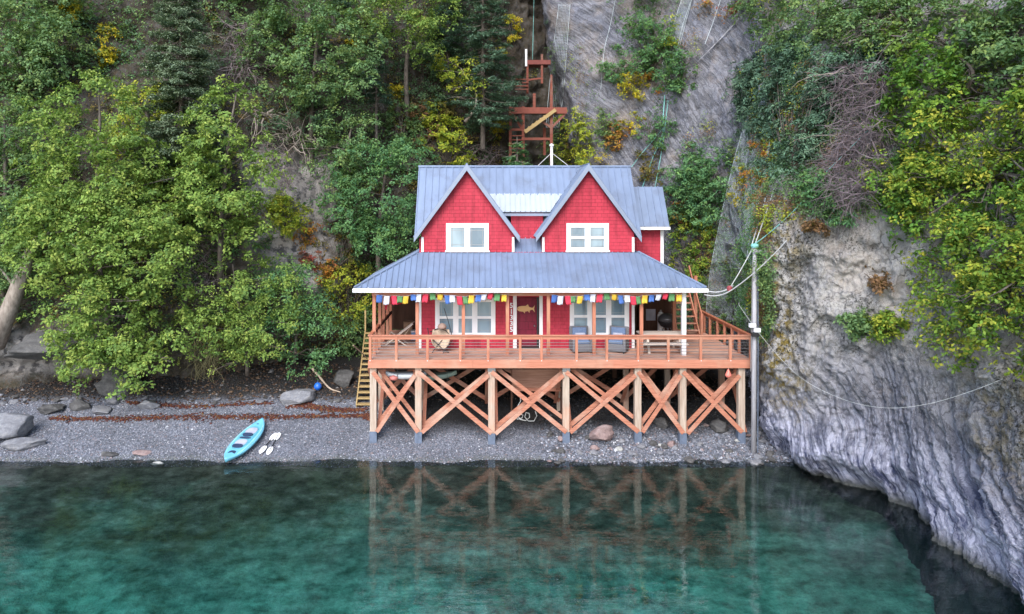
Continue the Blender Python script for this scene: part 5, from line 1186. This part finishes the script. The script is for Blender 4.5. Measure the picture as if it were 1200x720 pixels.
T('pale green shore tree spreading over the back of the beach', [(232,335),(262,312),(300,300),(332,318),(345,362),(328,398),(300,432),(262,440),(238,425),(224,390)], 31.0, 1.4, 21, 'light', at(290,440,31.8), .12, 46, 11, r0=.10)
T('bluish-green shore tree leaning toward the beach stairs', [(325,322),(362,318),(378,350),(405,400),(392,425),(365,432),(345,440),(330,405),(318,370)], 31.6, 1.1, 20, 'teal', at(345,425,32.2), .12, 46, 11, r0=.09)
T('small leaning alder with pale forked trunk above the roof', [(510,68),(530,58),(552,75),(548,90),(560,100),(556,118),(535,118),(528,95),(512,85)], 39.2, .6, 11, 'lime', at(548,143,39.4), .13, 36, 9, r0=.10, bark=BARKP, lead=[at(545,143,39.4), at(556,128,39.2), at(557,108,39.1), at(540,80,39)], gap=0)
# evergreens
spruce('tall grey-green spruce with bare brown boughs behind the light alders', 212, -70, 225, 32.3, 62, 31, first=.06, dens=2.3)
spruce('spruce half hidden behind the tallest alder crown', 160, -60, 150, 36.5, 34, 32, 'blue')
spruce('dark spruce at the top of the slope beside the dead brush', 258, -80, 130, 36.8, 34, 33)
spruce('slim young spruce with bare lower trunk, above the blue-green bush', 441, 36, 172, 37.2, 27, 34, 'blue', first=.42)
spruce('large dark spruce reaching over the timber landings', 566, -95, 165, 39.6, 62, 35, 'blue', first=.10, sides=1)
spruce('spruce on the skyline between light-green tree and gully', 525, -100, 90, 41.0, 36, 36, 'blue')
spruce('spruce rising behind the broad alder', 395, -120, 120, 39.5, 44, 37, 'blue')
spruce('dark feathery spruce in the shadowy gap beside the corner tree', 118, -90, 150, 36.6, 36, 41, 'blue')
spruce('grey-green spruce between dead brush and broad alder', 312, -110, 150, 36.9, 36, 42)
spruce('spruce rising above the corner tree', 70, -140, 110, 38, 48, 38, 'blue')
spruce('small drooping spruce just behind the main roof ridge', 606, 160, 225, 36.4, 32, 39, 'teal', first=.05)
# leaning trunk at the edge
b = at(-6, 405, 30.6); t = thing('leaning_tree', 'pale leaning trunk at the edge of the wood under the alder', 'tree trunk', b)
MB().tube([b, at(12, 360, 30.4), at(28, 318, 30.2), at(42, 280, 30.3)], [.42, .34, .28, .2], 10).build('bole', BARKP, t, smooth=True); MB().tube([at(20, 340, 30.3), at(6, 322, 29.9), at(0, 315, 29.8)], [.08, .05, .02], 5).build('snag', BARKP, t)
# shrubs on the slope
shrub('yellow plant glowing on the bare grey rock', [(315,238),(340,228),(357,245),(355,268),(335,274),(318,262)], .9, 10, 'lime', spr=80)
shrub('orange bush under the yellow plant on the rock', [(345,262),(365,262),(372,285),(355,290)], .4, 8, 'orange', spr=20)
shrub('red-leaved bush on the bare rock', [(355,298),(372,294),(375,312),(360,315)], .35, 7, 'red', spr=16)
shrub('olive-brown bush between red bush and bushy tree', [(372,268),(410,270),(425,295),(405,315),(380,305)], .5, 10, 'olive', spr=24)
shrub('orange bush just above the lime shrub by the house', [(370,312),(392,308),(398,325),(378,332)], .35, 8, 'orange', spr=18)
shrub('lime-green shrub in front of the rock beside the porch roof', [(372,340),(395,318),(425,312),(438,335),(430,372),(400,392),(378,375)], .9, 13, 'lime')
shrub('deep green shrub between lime shrub and beach stairs', [(400,380),(432,360),(440,390),(432,430),(405,425)], .7, 13, 'mid')
shrub('fresh green bush on the slope right of the young spruce', [(452,132),(475,120),(490,140),(492,160),(465,168),(448,155)], .6, 11, 'mid', size=.15)
shrub('vivid lime bush on the slope behind the left gable', [(500,142),(515,130),(535,148),(553,165),(548,190),(525,196),(505,180)], .7, 11, 'lime', size=.15)
shrub('brown bracken patch left of the vivid lime bush', [(478,125),(505,122),(512,150),(505,178),(488,182),(480,150)], .4, 9, 'brown', spr=22)
shrub('olive bush on the bank left of the small leaning alder', [(508,108),(530,118),(535,140),(515,138)], .4, 9, 'olive', spr=22)
shrub('green bank foliage over the left end of the ridge', [(450,170),(485,158),(500,185),(498,205),(450,200)], .6, 12, 'teal')
for P, lab in (([(74,4),(92,6),(92,24),(78,26)], 'orange leaves high in the wood beside the corner tree'), ([(118,30),(134,32),(132,44),(120,44)], 'orange-yellow leaves in the dark part of the wood'), ([(115,58),(133,58),(132,74),(118,74)], 'yellow leaves below the orange ones in the dark wood'), ([(411,44),(423,46),(422,58),(412,58)], 'yellow tuft beside the broad alder'), ([(455,100),(476,102),(472,114),(458,112)], 'yellow tuft beside the young spruce trunk'), ([(580,140),(592,142),(590,158),(578,156)], 'golden tuft beside the lower landing'), ([(585,54),(596,56),(594,66),(584,64)], 'golden tuft in the spruce beside the upper landing'), ([(595,18),(608,20),(606,48),(597,46)], 'golden ivy at the edge of the dark gully')):
    shrub(lab, P, .4, 6, 'yellow', spr=22, nl=10, Y=None)
tangle('bare pinkish-grey dead brush high between spruce and alder', [(262,28),(296,20),(305,60),(298,92),(268,88)], 1.2, 260, 3)
tangle('bleached dead roots hanging beside the yellow-green alder', [(285,115),(318,125),(372,160),(350,175),(318,165),(290,135)], 1.0, 70, 4, BARKP, rr=.02, length=(1, 2.4))
tangle('grey dry brush over the bare rock below the roots', [(312,165),(335,170),(350,215),(330,228),(312,205)], .5, 130, 5, TWIG)
tangle('dead brush just behind the left end of the roof ridge', [(540,175),(582,168),(590,200),(538,205)], .8, 170, 6, TWIG, rr=.012)
tangle('brown roots hanging under the alders above the beach', [(205,285),(245,280),(258,335),(225,345),(200,320)], .8, 190, 7, TWIG)
tangle('dry grass fringe hanging over the back of the beach', [(215,395),(255,392),(265,430),(230,436)], .5, 160, 8, plain('dry_grass', (.22, .20, .10), .9), rr=.008, down=1.2)
# ---- plants on the netted cliff
shrub('tall green shrub growing on the upper grey cliff', [(735,-10),(770,-10),(782,30),(785,70),(765,98),(745,88),(732,50)], 1.0, 14, 'teal', size=.13)
shrub('dark green round shrub on the cliff right of the tall one', [(778,70),(800,58),(817,80),(815,108),(790,114),(776,98)], .8, 12, 'teal', size=.13)
shrub('small green shrub on the cliff left of the tall one', [(706,65),(728,58),(735,85),(718,98),(704,85)], .6, 10, 'teal')
shrub('yellow shrub below the tall green one on the cliff', [(722,88),(748,85),(758,105),(742,120),(726,108)], .5, 9, 'yellow', spr=26)
shrub('yellow-green fringe beside the tall cliff shrub', [(772,25),(792,25),(795,55),(780,60)], .4, 8, 'lime', spr=20)
shrub('orange leaves under the round dark shrub', [(755,85),(775,90),(778,108),(762,108)], .3, 7, 'orange', spr=18)
shrub('lime bush at the foot of the grey cliff behind the ridge', [(655,150),(675,132),(692,140),(696,170),(690,200),(660,200)], .9, 12, 'lime')
shrub('green bush between landing and lime bush', [(640,165),(658,158),(662,200),(640,200)], .7, 11, 'mid')
shrub('green trailing shrub on the cliff above the right gable', [(745,135),(775,128),(785,155),(775,175),(750,172)], .6, 11, 'teal')
shrub('mossy green patch on the cliff behind the right gable', [(700,128),(725,140),(720,170),(700,165)], .35, 9, 'mid', spr=18)
for P, lab, pl in (([(712,150),(728,142),(732,160),(722,178),(713,170)], 'orange patch of leaves on the cliff above the ridge', 'orange'), ([(730,138),(746,140),(744,156),(730,154)], 'golden patch of leaves on the cliff above the ridge', 'yellow'), ([(690,186),(715,186),(712,198),(694,198)], 'yellow leaves peeping over the ridge beside the gable', 'yellow'),
    ([(742,180),(770,176),(772,215),(750,210)], 'olive growth on the cliff over the wing roof', 'olive'), ([(824,4),(838,6),(837,20),(826,20)], 'scarlet-orange bush at the top of the cliff', 'orange'), ([(852,8),(864,10),(862,20),(853,18)], 'small pink-red bush at the top of the cliff', 'red'),
    ([(862,-8),(890,-8),(888,14),(868,14)], 'green tuft at the top of the cliff', 'mid'), ([(858,195),(875,190),(880,225),(870,252),(858,240)], 'golden creeper hanging on the netted cliff', 'yellow'), ([(850,170),(880,160),(884,195),(860,198)], 'green creeper above the golden one', 'mid'),
    ([(874,200),(898,195),(902,232),(882,242)], 'rusty orange creeper right of the golden one', 'orange'), ([(884,168),(906,165),(908,184),(890,186)], 'bright orange tuft below the evergreen', 'orange'), ([(945,262),(967,262),(965,275),(948,274)], 'dull red patch of plants at the top of the bare rock', 'brown'),
    ([(792,245),(820,255),(838,262),(834,300),(815,345),(795,335),(786,290)], 'yellow-green ivy hanging below the round evergreen', 'golden'), ([(788,225),(800,225),(798,260),(788,255)], 'ochre leaves at the foot of the round evergreen', 'orange'), ([(838,345),(868,335),(872,375),(850,392),(838,380)], 'pale green bush behind the side railing', 'mid'),
    ([(770,225),(790,235),(786,262),(774,255)], 'green leaves beside the wing roof', 'mid')):
    shrub(lab, P, .45, 8, pl, spr=24)
shrub('round dark evergreen bush between wing roof and net', [(790,200),(815,175),(845,182),(853,215),(848,255),(820,272),(795,255),(786,225)], 1.2, 14, 'teal', size=.15, spr=56, nl=12, mat_=NEEDLE, aspect=.35, gap=-.5)
# ---- right headland
def T2(label, poly, thick, lr, pal, size, base, **k):
    _sd[0] += 7; s = _sd[0]; L = lobes(poly, None, thick, lr, s, cling=True); b = face_at(*base, -.1); t = thing('broadleaf_tree', label, 'tree', b)
    mb = MB(); limbs(mb, b, L, s, .12, frac=.45); mb.build('trunk', BARK, t, smooth=True)
    V, c = crown(L, k.get('spr', 58), k.get('nl', 9), size, PAL[pal], s, .55, gap=k.get('gap', -.12), sr=k.get('sr', .22)); leafmesh('crown', V, c, LEAF, t)
T2('dark green tree in the top corner above the golden alder', [(1040,-20),(1380,-20),(1380,110),(1180,100),(1120,90),(1060,60)], 1.3, 26, 'mid', .14, (1150,60))
T2('mid-green alder bough above the golden alder', [(1040,110),(1070,62),(1110,50),(1150,62),(1200,75),(1380,90),(1380,130),(1150,120),(1090,130),(1060,170),(1030,160)], 1.6, 26, 'green2', .15, (1120,120))
T2('large golden-green alder hanging over the headland', [(1022,205),(1045,170),(1085,130),(1130,105),(1180,92),(1380,95),(1380,260),(1190,275),(1150,262),(1120,280),(1085,285),(1062,250),(1035,235)], 2.0, 26, 'golden', .125, (1130,230), spr=66)
T2('lower golden-green alder reaching down over the bare rock', [(1085,300),(1100,275),(1150,270),(1380,255),(1380,470),(1205,455),(1180,425),(1130,410),(1105,400),(1082,360),(1095,330)], 1.8, 26, 'golden', .125, (1190,340), spr=66)
T2('green undergrowth of the headland behind the golden alders', [(1020,215),(1080,180),(1380,160),(1380,420),(1140,390),(1100,310),(1060,270)], .5, 28, 'green2', .14, (1160,300), spr=52)
T2('leafy green boughs along the top left of the dead branches', [(868,-20),(1050,-20),(1050,30),(1010,62),(960,55),(915,60),(880,40)], 1.0, 22, 'mid', .13, (950,40))
T2('yellow-green bough tip beside the dead branches', [(1030,30),(1070,20),(1075,60),(1040,85),(1020,60)], 1.0, 16, 'light', .13, (1055,50))
for P, lab, th in (([(890,70),(915,42),(960,55),(975,95),(968,150),(945,195),(905,210),(888,165),(884,110)], 'dark evergreen hanging on the cliff above the golden creeper', 1.3), ([(868,90),(890,75),(895,140),(880,155),(864,140)], 'dark evergreen edge over the grey cliff beside the net', .8), ([(975,60),(1025,55),(1035,85),(990,95)], 'dark evergreen bough above the dead branches', 1.0)):
    shrub(lab, P, th, 16, 'blue', .17, 85, 12, mat_=NEEDLE, aspect=.28, gap=-.35, name='evergreen_tree', cat='tree', sr=.24, droop=.5)
shrub('green fern-like shrub under the dark evergreen', [(930,205),(960,198),(978,215),(970,235),(940,238)], .5, 10, 'teal')
shrub('small dark fir at the top of the bare rock', [(972,240),(985,232),(998,248),(992,266),(975,262)], .5, 9, 'teal', .14, 40, 11, mat_=NEEDLE, aspect=.3)
shrub('green tuft on the bare rock face', [(990,372),(1010,368),(1022,385),(1008,394),(992,388)], .35, 8, 'mid', spr=26)
shrub('yellowish tuft right of the green one on the bare rock face', [(1020,375),(1040,368),(1060,378),(1050,394),(1025,398)], .35, 8, 'golden', spr=24)
shrub('brown dry plant on the bare rock above the tufts', [(1012,320),(1030,322),(1036,336),(1022,336)], .2, 6, 'brown', spr=16)
tangle('large purple-grey tangle of dead branches on the headland', [(975,75),(1040,70),(1040,150),(1030,215),(1000,245),(975,240),(965,200),(985,150)], 1.5, 1500, 21, plain('purple_twigs', (.20, .16, .18), .9, c2=(.09, .07, .08)), rr=.010, length=(.5, 1.5), down=.5)
tangle('longer bleached branches sticking out of the dead tangle', [(960,75),(1050,70),(1045,130),(1000,200),(965,215)], 1.4, 34, 22, BARKP, rr=.011, length=(.8, 1.9), down=.25)
tangle('fine dead twigs under the top boughs', [(1000,20),(1060,10),(1062,40),(1010,50)], 1.0, 160, 23, TWIG)

# ---- undergrowth: leaf litter, moss and low plants too many to count
r = np.random.default_rng(77)
def cover(name, label, PT, n, cond, pals, size, mat_=LEAF, off=.12):
    G = PT.reshape(-1, 3); G = G[(G[:, 2] > 2.4) & (G[:, 2] < 27)]; p = G[r.integers(0, len(G), n)] + r.normal(size=(n, 3))*.15
    px, py = VX + p[:, 0]*F/p[:, 1], VY + (CZ - p[:, 2])*F/p[:, 1]; nz_ = fbm(p*.5 + 3, 3)
    k = cond(px, py, nz_) & (px > -150) & (px < 1320); p, nz_ = p[k], nz_[k]; p[:, 1] -= off; p[:, 0] -= off*.5
    which = np.clip(((vnoise(p*.55 + 40) + 1)/2*len(pals)).astype(int), 0, len(pals)-1); Vs, Cs = [], []
    for i, pl in enumerate(pals):
        q = p[which == i]
        if len(q): V, c = leaves(q, np.tile([-.2, -.6, .3], (len(q), 1)), r.uniform(.15, .35, len(q)), 9, size, PAL[pl], 900 + i); Vs.append(V); Cs.append(c)
    t = link(name, mesh_np(name, np.vstack(Vs), np.arange(sum(map(len, Vs))).reshape(-1, 4), tint=np.vstack(Cs)), mat_); return props(t, label, kind='stuff')
bare = BARE; _ = [(300,190),(345,165),(400,215),(402,330),(372,400),(300,330),(262,330),(262,300),(320,290)]
cover('undergrowth', 'dense low greenery on the wooded slope', HP, 24000, lambda x, y, n: (y < 425) & ((~in_poly(x, y, bare) & (n > -.30 - .4*((y < 170) & (x < 330)))) | (n > .28)) & ~((y > 380) & (x < 230)) & ~((x > 588) & (x < 650) & (n < .25)), ['mid', 'dark', 'olive', 'dark', 'mid', 'teal'], .13)
cover('cliff_plants', 'sparse low plants scattered over the netted cliff', CP, 60000, lambda x, y, n: ((x < 905) & (y < 400) & (n > .26 - .3*np.clip((y-120)/180, 0, 1)*(np.abs(x-800) < 130))) | ((x > 880) & (x < 1060) & (y < 255) & (n > -.15 + .0*x) & (y < 262 - .1*(x-900))) , ['olive', 'mid', 'teal', 'mid', 'brown', 'lime', 'mid'], .09)
# ================================================================== LIGHT AND CAMERA
wd = bpy.data.worlds.new('World'); S.world = wd; wd.use_nodes = True; nt = wd.node_tree
sky = nt.nodes.new('ShaderNodeTexSky'); sky.sky_type = 'NISHITA'; sky.sun_disc = False
SUN_EL, SUN_AZ = R(43), R(195)          # azimuth clockwise from +Y: behind the camera
sky.sun_elevation = SUN_EL; sky.sun_rotation = SUN_AZ; sky.air_density = 1.0; sky.dust_density = 1.5; sky.ozone_density = 1.0
bg = nt.nodes['Background']; bg.inputs['Strength'].default_value = .15; nt.links.new(sky.outputs[0], bg.inputs['Color'])
sd = bpy.data.lights.new('sun', 'SUN'); sd.energy = 1.3; sd.angle = R(30); sd.color = (1, .985, .96)
so = bpy.data.objects.new('sun', sd); COL.objects.link(so)
dv = Vector((math.sin(SUN_AZ)*math.cos(SUN_EL), math.cos(SUN_AZ)*math.cos(SUN_EL), math.sin(SUN_EL))); so.location = dv*60; so.rotation_euler = (-dv).to_track_quat('-Z', 'Y').to_euler()
cam = bpy.data.cameras.new('camera'); co = bpy.data.objects.new('camera', cam); COL.objects.link(co); co.location = (0, 0, CZ); co.rotation_euler = (R(90), 0, 0)
cam.sensor_width = 36; cam.lens = F/1200*36; cam.shift_x = (600 - VX)/1200; cam.shift_y = -(360 - VY)/1200; cam.clip_end = 500
S.camera = co
S.view_settings.view_transform = 'Standard'; S.view_settings.look = 'None'; S.view_settings.exposure = 1.42; S.view_settings.gamma = 1
S.render.resolution_x = 1024; S.render.resolution_y = 614
S.cycles.max_bounces = 6; S.cycles.diffuse_bounces = 3; S.cycles.transparent_max_bounces = 8
